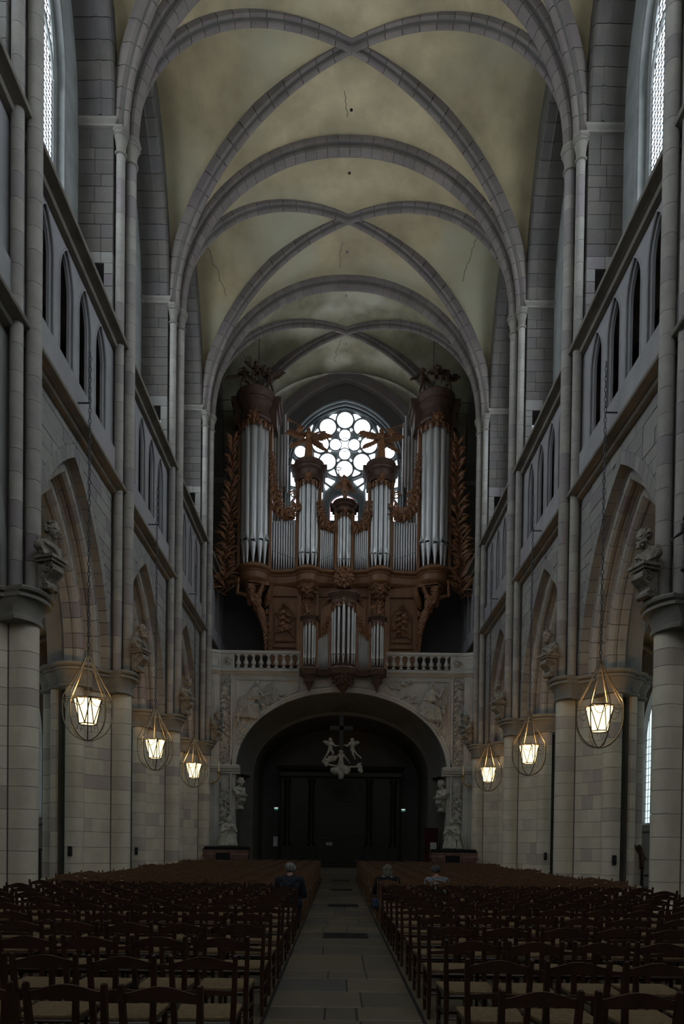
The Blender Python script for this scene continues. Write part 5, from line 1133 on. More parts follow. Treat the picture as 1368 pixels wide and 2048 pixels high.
# kneeling statues on sarcophagi
def kneel(bald=True):
    J = dict(head=(.0, -.24, 1.24), neck=(.0, -.10, 1.04), chest=(0, -.04, .84), pelvis=(0, .12, .48), ls=(-.2, -.04, .97), rs=(.2, -.04, .97), le=(-.29, -.16, .70), lh=(-.035, -.40, .84), re=(.29, -.16, .70), rh=(.035, -.40, .84))
    J = {k: Vector(v) for k, v in J.items()}; J['hk'] = 1.12
    S = figure(J, 1.0, (.1, -1, -.3), curls=0, fat=1.15, beard=bald)
    if not bald:
        rb = random.Random(3)
        for i in range(60):
            d = Vector((rb.gauss(0, 1), rb.gauss(.4, 1), rb.gauss(.4, 1))).normalized()
            if d.y > -.5 or d.z > .7: S.append((J['head'] + d * .108, rb.uniform(.016, .024)))
    S += [((0, -.02, .80), (0, .08, .20), .20, .34), ((0, -.1, .45), (0, -.16, .18), .22, .24), ((.05, .2, .45), (.30, .46, .08), .2, .12), ((-.05, .2, .45), (-.2, .46, .08), .2, .12), ((-.30, .05, .05), (.36, .05, .05), .10, .10), ((-.12, .1, .05), (.2, .42, .05), .2, .2)]
    S += drape((0, .04), .98, .20, .05, .42, -PI, 0, 15, .030) + drape((.03, .14), .98, .18, .05, .46, 0, PI, 11, .034)
    for sg in (-1, 1):                                 # wide hanging sleeves
        for i in range(5): S.append(((sg * (.30 - .05 * i), -.14 - .05 * i, .74 + .02 * i), (sg * (.34 - .05 * i), -.12 - .04 * i, .44), .03, .038))
        S += [((sg * .24, -.1, .92), (sg * .30, -.16, .68), .09, .085), ((sg * .29, -.16, .68), (sg * .1, -.34, .78), .085, .06)]
    for i in range(14): a = -PI + PI * i / 13; S.append(((.40 * math.cos(a), .06 + .34 * math.sin(a), .05), .065))
    for i in range(7): S.append(((-.19 + .063 * i, -.12 - .05 * math.sin(PI * i / 6), 1.0 - .0 * i), (-.15 + .05 * i, -.2, .90 - .03 * math.sin(PI * i / 6)), .03, .028))
    return S
for sg, lb in ((-1, 'bald bearded'), (1, 'curly haired')):
    t = thing('sarcophagus', ('red marble sarcophagus on lion feet at the %s foot of the gallery' % ('left' if sg < 0 else 'right')), 'tomb', (sg * 5.05, 30.55, FZ(30.5)), 0, 'tombs below the gallery')
    mb = MB(); mb.loft([[(sx * x, sy * y, z) for sx, sy in ((-1, -1), (1, -1), (1, 1), (-1, 1))] for x, y, z in ((.70, .30, .62), (.78, .34, .70), (.95, .42, .85), (1.02, .46, 1.05), (.98, .45, 1.18), (1.02, .47, 1.2), (1.02, .47, 1.26))]); mb.obj('chest', 'marble', t)
    mb = MB(); mb.box(-1.0, 1.0, -.47, .47, 1.26, 1.32); mb.cbox(-.95, .95, -.45, .45, 1.32, 1.42, .02); mb.obj('black_slab', 'black', t)
    mb = MB(); mb.box(-.42, .22, -.50, -.40, .82, 1.14); mb.obj('inscription_panel', 'black', t); mb = MB()
    for a in ((-.46, .26, .78, .82), (-.46, .26, 1.14, 1.18), (-.46, -.42, .8, 1.16), (.22, .26, .8, 1.16)): mb.box(a[0], a[1], -.51, -.40, a[2], a[3])
    mb.obj('panel_frame', 'marble', t)
    mb = MB(); mb.box(-.7, .7, -.3, .3, .5, .62); mb.obj('under_slab', 'black', t)
    for x in (-.55, 0, .55):
        mb = MB(); mb.lathe([(.12, 0), (.13, .08), (.07, .2), (.09, .38), (.12, .5)], (x, -.18, 0), 10); mb.ball((x, -.28, .08), (.09, .1, .07)); mb.obj('lion_foot', 'statue', t, True)
    mb = MB(); mb.box(-.6, .6, .05, .3, .0, .5); mb.obj('support', 'blackwood', t)
    k = thing('kneeling_statue', '%s pale stone figure kneeling in prayer on the %s sarcophagus' % (lb, 'left' if sg < 0 else 'right'), 'statue', (sg * 5.02, 30.6, FZ(30.5) + 1.42), -sg * .45, 'kneeling figures on the tombs')
    put('robed_body', sculpt('robed_body', kneel(sg < 0), 'statue', .0145, 1), k)
    # bronze candle bracket on the gallery pilaster
    t = thing('candle_bracket', 'gilt arm with a single tall candle beside the %s lantern' % ('farthest left' if sg < 0 else 'farthest right'), 'sconce', (sg * 5.55, GY - .1, 4.75), 0, 'candle brackets on the gallery'); mb = MB()
    mb.tube([(sg * .45, -.1, -.15), (sg * .2, -.3, -.12), (-.0 * sg, -.35, -.02), (-.06 * sg, -.35, .15), (-.05 * sg, -.35, .32)], .03, 6); mb.lathe([(.03, .3), (.09, .34), (.10, .38)], (-.05 * sg, -.35, 0), 10); mb.ball((sg * .2, -.3, -.1), .06); mb.obj('arm', 'gold', t, True)
    mb = MB(); mb.lathe([(.038, .36), (.038, .78), (.01, .80)], (-.05 * sg, -.35, 0), 10); mb.obj('candle', 'wax', t, True)
# ------------------------------------------------------------------ busts on scroll consoles
def bust_shapes(v):
    J = dict(head=(0, -.12, .575), neck=(0, -.02, .38), chest=(0, 0, .17), pelvis=(0, .02, .05), ls=(-.2, .02, .28), rs=(.2, .02, .28), le=(-.27, .04, .16), lh=(-.2, .06, .08), re=(.27, .04, .16), rh=(.2, .06, .08)); J = {k: Vector(q) for k, q in J.items()}; J['hk'] = 1.55
    tw = .15 - .3 * (v % 2); S = figure(J, .98, (tw, -1, -.22), beard=v in (0, 2), fingers=False, fat=1.1)
    rb = random.Random(40 + v); H = J['head']; hr = .098 * .98 * 1.55; F = Vector((tw, -1, -.22)).normalized()
    for i in range(95 if v != 2 else 40):              # thick separate curls
        d = Vector((rb.gauss(0, 1), rb.gauss(0, 1), rb.gauss(.35, 1))).normalized()
        if d.dot(F) > .45 and d.z < .75 or d.z < -.5: continue
        S.append((H + d * hr * rb.uniform(.98, 1.1) + Vector((0, .01, .02)), hr * rb.uniform(.13, .20)))
    if v in (0, 2):
        for i in range(22): a = rb.uniform(-1.1, 1.1); S.append((H + F * hr * (.85 * math.cos(a)) + Vector((hr * .75 * math.sin(a), 0, -hr * rb.uniform(.65, 1.35))), hr * rb.uniform(.12, .19)))
    S += [((-.22, .02, .2), (.22, .02, .2), .12, .12), ((-.14, -.01, .09), (.14, -.01, .09), .115, .115), ((-.1, -.06, .24), (.1, -.06, .24), .1, .1)]
    for i in range(9):                                 # mantle: curved ridges from the shoulder across the chest
        t = i / 8; P_ = [(-.30 + .10 * t, .02 - .05 * t, .335 - .03 * t), (-.20 + .16 * t, -.135, .28 - .10 * t - .05 * (1 - t)), (-.02 + .14 * t, -.185, .17 - .12 * t + .02), (.16 + .06 * t, -.155, .17 - .12 * t), (.30 - .02 * t, -.04, .25 - .14 * t)]
        for p, q in zip(P_[:-1], P_[1:]): S.append((p, q, .016, .017))
    for i in range(5): S.append(((.30 - .02 * i, -.03, .33 - .0 * i), (.20 - .05 * i, -.16, .04), .018, .022)); S.append(((-.30 + .01 * i, .0, .32), (-.26 + .05 * i, -.13, .02), .016, .02))
    return S
BM = [sculpt('bust', bust_shapes(v), 'bust', .0105, 1) for v in range(3)]
def console_mesh():
    mb = MB(); mb.box(-.24, .24, -.30, .14, -.06, 0); mb.box(-.20, .20, -.26, .14, -.12, -.06)
    prof = []
    for i in range(19):
        u = i / 18; prof.append((-.22 * math.cos(u * PI * .95) * (1 - .45 * u) + .0 - .02, -.12 - .5 * u))
    outer = [(-.20 + .18 * math.sin(u * PI) ** 2 * 0 - .06 * math.sin(u * PI * 2), 0) for u in (0,)]
    path = [(-.20, -.14), (-.25, -.20), (-.25, -.28), (-.18, -.35), (-.10, -.41), (-.06, -.48), (-.08, -.54), (-.13, -.58), (-.12, -.63), (-.04, -.66)]
    mb.prism(path + [(.14, -.66), (.14, -.14)], -.14, .14, 'x')
    for sg in (-1, 1):
        scroll(mb, (sg * .15, -.10, -.24), .11, (0, -1, 0), (0, 0, 1), 1.8, .022, 22, 1); scroll(mb, (sg * .15, -.02, -.58), .07, (0, -1, 0), (0, 0, -1), 1.5, .018, 16, 1); mb.tube([(sg * .15, y, z) for y, z in path], .018, 5)
    return mb.mesh('console', 'bust', True)
CM = console_mesh()
BL = {(-1, 1): (0, 'curly haired draped bust on a console, nearest on the left', 1), (1, 1): (0, 'bearded curly haired bust on a scroll console, nearest on the right', 0)}
ordn = {1: 'nearest', 2: 'second', 3: 'third', 4: 'fourth and farthest'}
for s in (-1, 1):
    for k in (1, 2, 3, 4):
        v = (1, 0, 1, 2)[k - 1] if s < 0 else (0, 2, 1, 0)[k - 1]
        t = thing('portrait_bust', '%s stone bust on a scroll console from the front, %s piers%s' % (ordn[k], 'left' if s < 0 else 'right', ', bearded' if v != 1 else ', clean shaven'), 'bust', (s * 5.78, PY[k] - .12, 7.12), 0, 'busts on the nave piers')
        t.rotation_euler = (0, 0, PI / 2 * .8 if s < 0 else -PI / 2 * .8); t.location.x = s * 5.70; t.scale = (.94, .94, .94)
        put('bust', BM[v], t); put('console', CM, t, (0, 0, .02))
for s in (-1, 1):
    t = thing('gallery_bust', 'pale stone bust under the %s spring of the gallery arch' % ('left' if s < 0 else 'right'), 'bust', (s * 4.66, GY + .15, 4.15), 0, 'busts inside the gallery arch', (1.05,) * 3); t.rotation_euler = (0, 0, .9 if s < 0 else -.9)
    me = BM[1].copy(); me.materials.clear(); me.materials.append(M['statue']); put('bust', me, t); me = CM.copy(); me.materials.clear(); me.materials.append(M['relief']); put('console', me, t, (0, 0, .02))
# ================================================================== LANTERNS, CHAIRS, PEOPLE, SMALL THINGS
HANG = ['largest wire lantern', 'middle-sized wire lantern', 'smallest wire lantern']
def lamp_lib():
    L_ = {}
    mb = MB()
    for i in range(4):                                   # hanging rods run down and round in hoops
        a = PI * i / 4 + .35; c_, s_ = math.cos(a), math.sin(a)
        if True:
            p = [(-.05 * c_, -.05 * s_, 1.02), (-.30 * c_, -.30 * s_, .50), (-.53 * c_, -.53 * s_, .10), (-.55 * c_, -.55 * s_, .0), (-.55 * c_, -.55 * s_, -.30)]
            b = [(-.55 * math.cos(t) * c_, -.55 * math.cos(t) * s_, -.30 - .64 * math.sin(t)) for t in [q * PI / 12 for q in range(1, 12)]]
            mb.tube(p + b + [(-x, -y, z) for x, y, z in reversed(p)], .0145, 5)
    mb.tube([(.06 * math.cos(t), .06 * math.sin(t), 1.0) for t in [k * PI / 4 for k in range(8)]], .012, 5, closed=True)
    for i in range(4): a = PI / 2 * i + .35; c_, s_ = math.cos(a), math.sin(a); mb.tube([(.055 * c_, .055 * s_, 1.0), (.075 * c_, .075 * s_, 1.11), (.055 * c_, .055 * s_, 1.15), (.015 * c_, .015 * s_, 1.13), (.012 * c_, .012 * s_, 1.03)], .011, 5)
    L_['cage'] = mb.mesh('cage', 'ironlamp')
    mb = MB()
    for i in range(8):
        a, b = PI * i / 4 + .35, PI * (i + 1) / 4 + .35
        if i % 2 == 0: mb.tube([(.55 * math.cos(a), .55 * math.sin(a), 0), (.55 * math.cos(b), .55 * math.sin(b), 0)], .009, 4)
        P0, P1 = Vector((.55 * math.cos(a), .55 * math.sin(a), 0)), Vector((.55 * math.cos(b), .55 * math.sin(b), 0))
        mb.tube([P0.lerp(P1, .5 - .32 * math.cos(t) ) + Vector((0, 0, -.04 - .17 * math.sin(t))) for t in [k * PI / 8 for k in range(9)]], .008, 4)
        mb.tube([P0, Vector((.27 * math.cos(a), .27 * math.sin(a), .02))], .008, 4)
    L_['ring'] = mb.mesh('ring_bars', 'ironlamp')
    n = 6; T = [(.325 * math.cos(2 * PI * i / n), .325 * math.sin(2 * PI * i / n), .03) for i in range(n)]; B = [(.20 * math.cos(2 * PI * (i + .5) / n), .20 * math.sin(2 * PI * (i + .5) / n), -.55) for i in range(n)]
    mb = MB(); T2 = [Vector((.30 * math.cos(2 * PI * i / 24), .30 * math.sin(2 * PI * i / 24), .0)) for i in range(24)]; B2 = [Vector((.18 * math.cos(2 * PI * i / 24), .18 * math.sin(2 * PI * i / 24), -.54)) for i in range(24)]
    mb.loft([B2, T2], cap=False); mb.add(B2, [tuple(range(24))]); L_['shade'] = mb.mesh('shade', 'lamp', True)
    mb = MB(); mb.tube(T, .014, 4, closed=True); mb.tube(B, .014, 4, closed=True)
    for i in range(n): mb.tube([T[i], B[i]], .013, 4); mb.tube([B[i], T[(i + 1) % n]], .013, 4); mb.tube([B[i], (B[i][0] * 1.25, B[i][1] * 1.25, -.70)], .006, 4)
    L_['frame'] = mb.mesh('shade_frame', 'blackwood')
    mb = MB(); z = 1.12
    k = 0
    while z < 8.0:
        ax = (1, 0, 0) if k % 2 else (0, 1, 0); mb.tube([(ax[0] * .028 * math.cos(t), ax[1] * .028 * math.cos(t), z + .06 + .055 * math.sin(t) * 1.25) for t in [q * PI / 4 for q in range(8)]], .011, 4, closed=True); z += .118; k += 1
    L_['chain'] = mb.mesh('chain', 'iron'); return L_
LL = lamp_lib(); LAMP_W = 45
for s in (-1, 1):
    for i, b in enumerate((1, 2, 3)):
        y = PY[b] + L / 2 - (.1 if s < 0 else 0); x = s * 6.02
        t = thing('hanging_lantern', '%s hanging on the %s, warm lit glass shade inside' % (HANG[i], 'left' if s < 0 else 'right'), 'lantern', (x, y, 5.10), 0, 'wire lanterns on long chains')
        for nm, me in (('cage', 'cage'), ('ring_bars', 'ring'), ('shade', 'shade'), ('shade_frame', 'frame')): put(nm, LL[me], t, None, (0, 0, 0 if s < 0 else .5))
        tag(put('chain', LL['chain'], t), kind='stuff')
        mb = MB(); mb.tube([(0, 0, 6.9), (s * .44, 0, 6.9)], .018, 6); mb.obj('wall_bracket', 'iron', t)
        ld = bpy.data.lights.new('lantern_bulb', 'POINT'); ld.energy = LAMP_W; ld.color = (1.0, .68, .34); ld.shadow_soft_size = .12; lo = bpy.data.objects.new('lantern_bulb', ld); COL.objects.link(lo); lo.location = (0, 0, -.05); lo.parent = t
# ------------------------------------------------------------------ chairs
def chair_lib():
    C = {}
    def post(sg):
        mb = MB(); P_ = [(sg * .195, -.19, 0), (sg * .195, -.19, .44), (sg * .205, -.215, .66), (sg * .212, -.245, .885)]
        mb.loft([[(x - r, y - r * .9, z), (x + r, y - r * .9, z), (x + r, y + r * .9, z), (x - r, y + r * .9, z)] for (x, y, z), r in zip(P_, (.016, .020, .018, .0155))]); mb.ball((P_[-1][0], P_[-1][1], .887), (.017, .016, .012), 6, 4); return mb.mesh('back_post', 'chair')
    C['pl'], C['pr'] = post(-1), post(1)
    mb = MB(); mb.lathe([(.014, 0), (.018, .06), (.020, .3), (.021, .445), (.012, .45)], n=8); C['leg'] = mb.mesh('front_leg', 'chair', True)
    def rail(z, h, arch, dip, y, name):
        mb = MB(); n = 14; rings = []
        for i in range(n + 1):
            u = -1 + 2 * i / n; x = .205 * u; cy = y - .012 * (1 - u * u); top = z + h + arch * (math.cos(u * PI) * .5 + .5) ** .8; bot = z + dip * (1 - u * u); t = .0085
            rings.append([(x, cy - t, bot), (x, cy + t, bot), (x, cy + t, top), (x, cy - t, top)])
        mb.loft(rings); return mb.mesh(name, 'chair')
    C['top'] = rail(.790, .052, .042, .012, -.232, 'top_rail'); C['mid'] = rail(.615, .030, .014, .006, -.208, 'middle_rail')
    mb = MB(); e = .018; rings = []
    o = [(-.20, .205), (.20, .205), (.195, -.175), (-.195, -.175)]; m = [(-.225, .215), (.225, .215), (.20, -.19), (-.20, -.19)]
    mb.loft([[(x, y, .425) for x, y in o], [(x, y, .445) for x, y in m], [(x, y, .462) for x, y in m], [(x * .93, y * .93, .472) for x, y in m], [(x * .05, y * .05 + .01, .462) for x, y in m]]); C['seat'] = mb.mesh('seat', 'rush')
    mb = MB()
    for z in (.14, .27): 
        for sg in (-1, 1): mb.tube([(sg * .195, -.19, z), (sg * .205, .19, z)], .0105, 5)
    for z, y, w in ((.33, .19, .2), (.20, .19, .2), (.24, -.19, .19)): mb.tube([(-w, y, z), (w, y, z)], .0105, 5)
    for a in ((-.2, -.19, -.2, .19), (.2, -.19, .2, .19), (-.2, .19, .2, .19), (-.19, -.19, .19, -.19)): mb.tube([(a[0], a[1], .425), (a[2], a[3], .425)], .014, 5)
    C['st'] = mb.mesh('stretcher', 'chair'); return C
CL = chair_lib()
def whole_chair():
    mb = MB(); T_ = []
    for key, off in (('pl', (0, 0, 0)), ('pr', (0, 0, 0)), ('leg', (-.2, .19, 0)), ('leg', (.2, .19, 0)), ('top', (0, 0, 0)), ('mid', (0, 0, 0)), ('st', (0, 0, 0)), ('seat', (0, 0, 0))):
        me = CL[key]; mb.mi = 1 if key == 'seat' else 0; mb.add([Vector(v.co) + Vector(off) for v in me.vertices], [tuple(p.vertices) for p in me.polygons])
    return mb
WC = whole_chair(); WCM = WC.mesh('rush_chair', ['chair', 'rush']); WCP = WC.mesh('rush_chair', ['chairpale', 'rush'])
ORD = ['first', 'second', 'third', 'fourth', 'fifth', 'sixth', 'seventh', 'eighth', 'ninth', 'tenth', 'eleventh', 'twelfth', 'thirteenth', 'fourteenth', 'fifteenth', 'sixteenth', 'seventeenth', 'eighteenth', 'nineteenth', 'twentieth', 'twenty-first', 'twenty-second', 'twenty-third', 'twenty-fourth', 'twenty-fifth', 'twenty-sixth', 'twenty-seventh', 'twenty-eighth', 'twenty-ninth', 'thirtieth', 'thirty-first', 'thirty-second']
rch = random.Random(99)
CHAIRS = []
for side in (-1, 1):
    row = 0; y = 3.86
    while y < 30.3:
        for j in range(11):
            x = side * (1.0 + .515 * j) + (-.04 if side < 0 else -.04)
            if j == 10 and any(abs(y - p) < 1.9 for p in PY): continue
            if y > 28.6 and j > 6: continue
            CHAIRS.append((row, j, side, x + rch.uniform(-.018, .018), y + rch.uniform(-.03, .03) + (.0 if row < 11 else 0), rch.uniform(-.06, .06)))
        row += 1; y += .92 if row < 11 else .80
CHAIRS.sort(key=lambda c: c[0])
KEEP = {}
far = MB(); cnt = 0
for row, j, side, x, y, rz in CHAIRS:
    vis = abs(x - CAMX) / y < .56
    if not vis: continue
    if cnt < 296:
        lb = '%s rush-seated wooden chair from the aisle, %s row from the front, %s block' % (ORD[j], ORD[row], 'left' if side < 0 else 'right')
        gp = 'rush-seated chairs in rows'
        if row < 8:
            t = thing('rush_chair', lb, 'chair', (x, y, FZ(y) + .001), rz, gp)
            put('back_post', CL['pl'], t); put('back_post', CL['pr'], t); put('front_leg', CL['leg'], t, (-.2, .19, 0)); put('front_leg', CL['leg'], t, (.2, .19, 0)); put('top_rail', CL['top'], t); put('middle_rail', CL['mid'], t); put('seat', CL['seat'], t); put('stretcher', CL['st'], t)
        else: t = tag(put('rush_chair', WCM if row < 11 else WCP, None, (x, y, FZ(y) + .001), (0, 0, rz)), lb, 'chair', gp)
        cnt += 1
    else:
        far.T = Matrix.Translation((x, y, FZ(y))) @ Matrix.Rotation(rz, 4, 'Z'); o = len(far.v); far.v += [tuple(far.T @ Vector(v)) for v in WC.v]; far.f += [tuple(i + o for i in f) for f in WC.f]; far.m += WC.m
far.T = None
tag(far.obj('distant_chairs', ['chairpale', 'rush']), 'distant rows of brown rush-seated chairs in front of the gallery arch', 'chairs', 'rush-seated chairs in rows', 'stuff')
# ------------------------------------------------------------------ seated people, seen from behind
def seated(name, label, x, y, h, k, coat, trouser, hairm, long_hair, turn=0.0, strap=False, collar=False, lean=0.0):
    fz = FZ(y); t = thing(name, label, 'person', (x, y, fz), turn)
    J = dict(head=(0 + lean, .03, h - .115), neck=(lean * .7, -.03, h - .27), chest=(0, -.05, h - .45), pelvis=(0, -.03, .56), ls=(-.19, -.03, h - .34), rs=(.19, -.03, h - .34), le=(-.27, .02, h - .60), lh=(-.13, .27, .64), re=(.27, .02, h - .60), rh=(.13, .27, .64))
    J = {q: Vector(v) for q, v in J.items()}; J['hk'] = 1.0
    F = (0, 1, -.05)
    S = figure(J, k, F)
    H = J['head']; body = [s_ for s_ in S]
    legs = []
    for sg in (-1, 1):
        hp, kn, an = Vector((sg * .09, -.03, .55)), Vector((sg * .13, .43, .54)), Vector((sg * .12, .40, .10)); legs += [(hp, kn, .095 * k, .065 * k), (kn, an, .06 * k, .042 * k)]
    put('body', sculpt('body', S + legs, 'skin', .014, 2), t)
    # coat worn over the body
    n, c, p = J['neck'], J['chest'], J['pelvis']; C_ = [(n + Vector((0, 0, -.02)), c, .085 * k, .165 * k), (c, p, .170 * k, .185 * k), (J['ls'], J['rs'], .085 * k, .085 * k), ((-.10, -.02, .5), (.10, -.02, .5), .15 * k, .15 * k), ((-.1, -.12, h - .42), (.1, -.12, h - .42), .09 * k, .09 * k)]
    for q in 'lr': C_ += [(n + Vector((0, 0, -.05)), J[q + 's'], .075 * k, .09 * k), (J[q + 's'], c, .095 * k, .15 * k)]
    for q in 'lr': C_ += [(J[q + 's'], J[q + 'e'], .085 * k, .070 * k), (J[q + 'e'], J[q + 'h'].lerp(J[q + 'e'], .12), .066 * k, .045 * k)]
    for i in range(5): C_.append(((-.16 + .08 * i, -.19, h - .42), (-.13 + .065 * i, -.19, .62), .022, .03))
    for q, sg in (('l', -1), ('r', 1)):
        for i in range(3): C_.append((J[q + 's'].lerp(J[q + 'e'], .3 + .22 * i) + Vector((sg * .03, -.06, 0)), J[q + 's'].lerp(J[q + 'e'], .36 + .22 * i) + Vector((sg * .05, .05, .0)), .03, .03))
    put('jacket', sculpt('jacket', C_, coat, .018, 2), t)
    if collar: put('hood', sculpt('hood', [((-.09, -.06, h - .27), (.09, -.06, h - .27), .05, .05), ((-.14, -.12, h - .31), (0, -.20, h - .42), .05, .05), ((.14, -.12, h - .31), (0, -.20, h - .42), .05, .05), ((-.06, -.12, h - .34), (.06, -.12, h - .34), .07, .07)], coat, .014, 2), t)
    T_ = []
    for sg in (-1, 1): T_ += [(Vector((sg * .09, -.03, .55)), Vector((sg * .13, .43, .54)), .115 * k, .085 * k), (Vector((sg * .13, .43, .54)), Vector((sg * .12, .40, .14)), .082 * k, .07 * k)]
    put('trousers', sculpt('trousers', T_, trouser, .018, 1), t)
    for sg in (-1, 1): put('shoe', sculpt('shoe', [((sg * .12, .38, .05), (sg * .13, .58, .038), .048, .036)], 'shoe', .012, 1), t)
    hs = []; rh_ = random.Random(int(x * 50)); r = .098 * k
    hs += [(H + Vector((0, -.012, .022)), (r * .93, r * 1.02, r * 1.0))]
    for i in range(60):
        a = rh_.uniform(PI * .85, PI * 2.15); e = rh_.uniform(-.35, 1.5); d = Vector((math.cos(a) * math.cos(e), math.sin(a) * math.cos(e), math.sin(e))); q = H + Vector((0, -.012, .018)) + d * r * .95; ln = .035 if not long_hair else .02
        hs.append((q, q + Vector((d.x * .01, d.y * .01, -ln)), .017, .009))
    if long_hair:
        for i in range(34):
            a = PI + PI * i / 33; q = H + Vector((math.cos(a) * r * .93, math.sin(a) * r * .9, .02)); e_ = H + Vector((math.cos(a) * r * 1.12, math.sin(a) * r * 1.1 - .01, -.20 - rh_.uniform(0, .05))); hs += [(q, q.lerp(e_, .5) + Vector((0, -.012, 0)), .024, .022), (q.lerp(e_, .5) + Vector((0, -.012, 0)), e_, .022, .010)]
    put('hair', sculpt('hair', hs, hairm, .010, 1), t)
    if strap: mb = MB(); mb.tube([(-.13, -.06, h - .27), (-.06, -.19, h - .40), (.08, -.235, h - .58), (.17, -.20, h - .75)], .014, 6); mb.obj('bag_strap', 'blackwood', t)
    return t
seated('person', 'grey-haired person seated left of the aisle in a dark hooded jacket, from behind', -1.02, 12.95, 1.26, 1.04, 'jacket', 'jeans', 'greyhair', False, collar=True)
seated('person', 'person with long silver-blond hair in a black coat, seated right of the aisle', .95, 14.6, 1.21, .90, 'jacketblack', 'jacketblack', 'blondhair', True)
seated('person', 'person in a light grey jacket with a dark strap, seated right, head turned', 1.99, 14.6, 1.21, .94, 'jacketgrey', 'jeans', 'darkhair', False, turn=.25, strap=True)
t = thing('shoulder_bag', 'dark blue bag hanging in the aisle beside the blond person', 'bag', (.70, 14.5, FZ(14.5) + .42)); put('bag_body', sculpt('bag_body', [((0, -.08, .0), (0, .08, .0), .075, .075), ((0, -.1, -.08), (0, .1, -.08), .08, .08)], 'jeans', .012, 2), t)
mb = MB(); mb.tube([(0, -.1, .05), (.03, -.06, .3), (.05, 0, .42), (.03, .06, .3), (0, .1, .05)], .009, 5); mb.obj('bag_strap', 'blackwood', t)
# ------------------------------------------------------------------ small things on and beside the piers
for s, k, z, dx, dy in ((-1, 2, 1.55, -.0, -1.19), (-1, 3, 1.55, 0, -1.19), (1, 3, 1.55, 0, -1.19), (1, 2, 1.5, 0, -1.19)):
    t = thing('wall_box', 'small black box fixed low on the %s %s pier' % ({2: 'second', 3: 'third'}[k], 'left' if s < 0 else 'right'), 'box', (s * 7.15, PY[k] + dy, z), 0, 'black boxes on the piers'); mb = MB(); mb.cbox(-.05, .05, -.04, .03, -.13, .13, .01); mb.obj('casing', 'black', t); mb = MB(); mb.box(-.03, .03, -.05, -.04, -.02, .08); mb.obj('face_plate', 'iron', t)
t = thing('waste_bin', 'tall dark bin standing in the left aisle beyond the nearest pier', 'bin', (-9.15, 19.9, FZ(19.9)))
mb = MB(); mb.cbox(-.3, .3, -.25, .25, .05, 1.28, .03); mb.obj('bin_body', 'blackwood', t); mb = MB(); mb.cbox(-.32, .32, -.27, .27, 1.28, 1.38, .02); mb.obj('lid', 'black', t)
t = thing('aisle_door', 'plain grey door panel in the left aisle wall below the window', 'door', (-12.75, 27.2, FZ(27))); mb = MB(); mb.box(-.02, .06, -.6, .6, 0, 2.3); mb.obj('leaf', 'mortar', t); mb = MB(); mb.ball((.08, .4, 1.1), .05); mb.obj('handle', 'iron', t)
# statue stand with candles in the right aisle
cx, cy = 8.55, 18.1
t = thing('candle_stand', 'dark stand with small burning votive candles between the two right piers', 'candle stand', (cx, cy, FZ(cy))); mb = MB(); mb.cbox(-.45, .45, -.25, .25, .85, .92, .02); mb.obj('tray', 'iron', t)
for q in (-.38, .38): mb = MB(); mb.tube([(q, 0, 0), (q, 0, .86)], .025, 6); mb.box(q - .03, q + .03, -.22, .22, 0, .04); mb.obj('leg', 'iron', t)
flame = glow('candle_flame', (1.0, .55, .2), 6)
for i in range(7):
    k = thing('votive_candle', '%s small votive candle burning on the dark stand in the right aisle' % ['leftmost', 'second from left', 'third from left', 'middle', 'third from right', 'second from right', 'rightmost'][i], 'candle', (cx - .36 + .12 * i, cy - .1 + .08 * (i % 3), FZ(cy) + .92), 0, 'votive candles on the stand'); mb = MB(); mb.lathe([(.025, 0), (.028, .06), (.01, .062)], n=8); mb.obj('cup', 'wax', k); mb = MB(); mb.ball((0, 0, .085), (.009, .009, .022), 6, 5); mb.obj('flame', flame, k)
t = thing('wooden_statue', 'small dark wooden crucifix figure on a post in the right aisle', 'statue', (8.3, 18.9, FZ(18.9)), 0, None, (.8,) * 3); mb = MB(); mb.lathe([(.2, 0), (.2, .06), (.06, .12), (.05, 1.3), (.1, 1.36)], n=10); mb.obj('post', 'blackwood', t, True)
put('figure', sculpt('figure', [((0, 0, 1.35), (0, 0, 1.75), .07, .10), ((0, 0, 1.75), (-.05, 0, 2.0), .1, .08), ((-.1, 0, 2.05), .09), ((-.05, 0, 1.8), (-.3, 0, 2.15), .045, .03), ((.05, 0, 1.8), (.12, -.1, 1.6), .045, .03)], 'oakdark', .02, 1), t)
t = thing('potted_plant', 'leafy green plant at the foot of the candle stand, right aisle', 'plant', (8.75, 17.7, FZ(17.7))); mb = MB(); mb.lathe([(.12, 0), (.17, .28), (.18, .3), (.14, .3)], n=12); mb.obj('pot', 'blackwood', t, True); mb = MB(); rl = random.Random(2)
for i in range(46): a = rl.uniform(0, 2 * PI); r_ = rl.uniform(.05, .32); z = rl.uniform(.35, .85); leaf(mb, (0, 0, .28), (r_ * math.cos(a), r_ * math.sin(a), z), (math.cos(a) * .4, math.sin(a) * .4, .8), .035, .006, 4)
mb.obj('leaves', 'leafgreen', t, True)
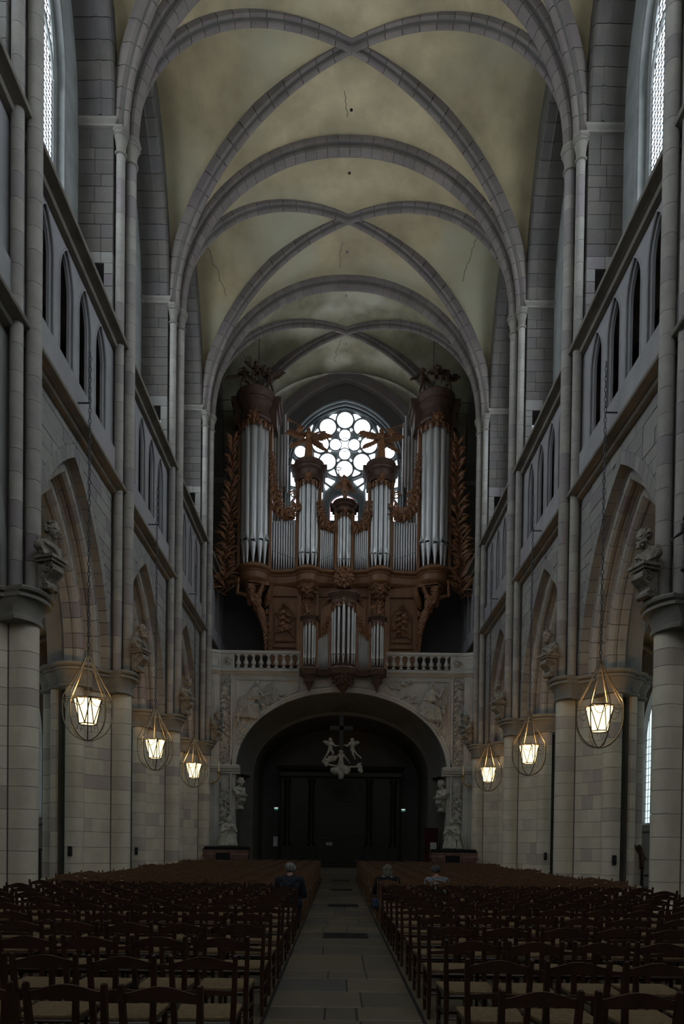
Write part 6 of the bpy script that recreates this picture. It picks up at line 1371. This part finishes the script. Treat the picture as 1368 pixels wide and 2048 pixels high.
# black carved cherubs at the right edge: the tester of the pulpit
t = thing('pulpit_canopy', 'black carved wooden cherubs and drapery jutting in at the right photo edge', 'carving', (6.02, 12.25, 6.55))
S = []
J = dict_fig(.95, dict(le=(-.24, -.1, .60), lh=(-.36, -.2, .42), re=(.22, -.1, .7), rh=(.3, -.2, .9)), True)
put('upper_cherub', sculpt('upper_cherub', [tuple(a + Vector((.28, 0, .75)) if isinstance(a, Vector) else a for a in s_) for s_ in figure(J, .8, (-.5, -1, 0), curls=14)], 'blackwood', .022, 1), t)
J = dict_fig(.85, dict(le=(-.2, -.1, .55), lh=(-.4, -.2, .40), re=(.2, -.1, .6), rh=(.1, -.3, .55), lk=(.05, -.2, .35), lf=(-.1, -.25, .15)), True)
put('lower_cherub', sculpt('lower_cherub', [tuple(a + Vector((-.02, -.1, .28)) if isinstance(a, Vector) else a for a in s_) for s_ in figure(J, .75, (-.8, -1, 0), curls=14)], 'blackwood', .022, 1), t)
S = [((.15, 0, .3), (.5, .1, -.4), .22, .28), ((.5, 0, .6), (.9, .1, .0), .25, .3)] + folds((-.05, -.15, .35), (.7, -.2, .4), (.02, -.12, -.45), (.8, -.15, -.75), 10, .05) + [((.1 + .12 * math.cos(a), -.2, .35 + .12 * math.sin(a)), .05) for a in [i * PI / 4 for i in range(8)]]
put('drapery', sculpt('drapery', S, 'blackwood', .025, 1), t)
mb = MB()
for i in range(9): a = .02 + .09 * i; leaf(mb, (a, -.15, -.35 - .03 * i), (a + .02, -.17, -.62 - .045 * i), (0, -1, 0), .03, .02, 4)
mb.obj('gilt_fringe', 'oldgold', t, True)
mb = MB()
for i in range(16): scroll(mb, (.0 + .06 * i, -.2, .15 + .25 * math.sin(i * 1.3)), .13, (1, 0, 0), (0, 0, 1), 1.4, .035, 12, (-1) ** i)
carve_path(mb, [(.05, -.2, -.1), (.4, -.25, .1), (.9, -.2, .0)], .5, ro, step=.12, t=.035); mb.obj('carved_scrolls', 'blackwood', t, True)
mb = MB(); mb.box(.3, 1.6, .3, .45, -.5, 1.2); mb.tube([(.4, .3, .3), (1.2, .85, .3)], .08, 6); mb.obj('canopy_back', 'blackwood', t)
# iron tie rods beside the organ, loudspeaker niche
mb = MB()
for s in (-1, 1):
    for z, x0 in ((24.15, 5.2), (23.6, 5.2)): mb.tube([(s * x0, OY + .3, z), (s * 6.35, OY + .2, z - .1)], .02, 5)
tag(mb.obj('tie_rods', 'iron', organ))
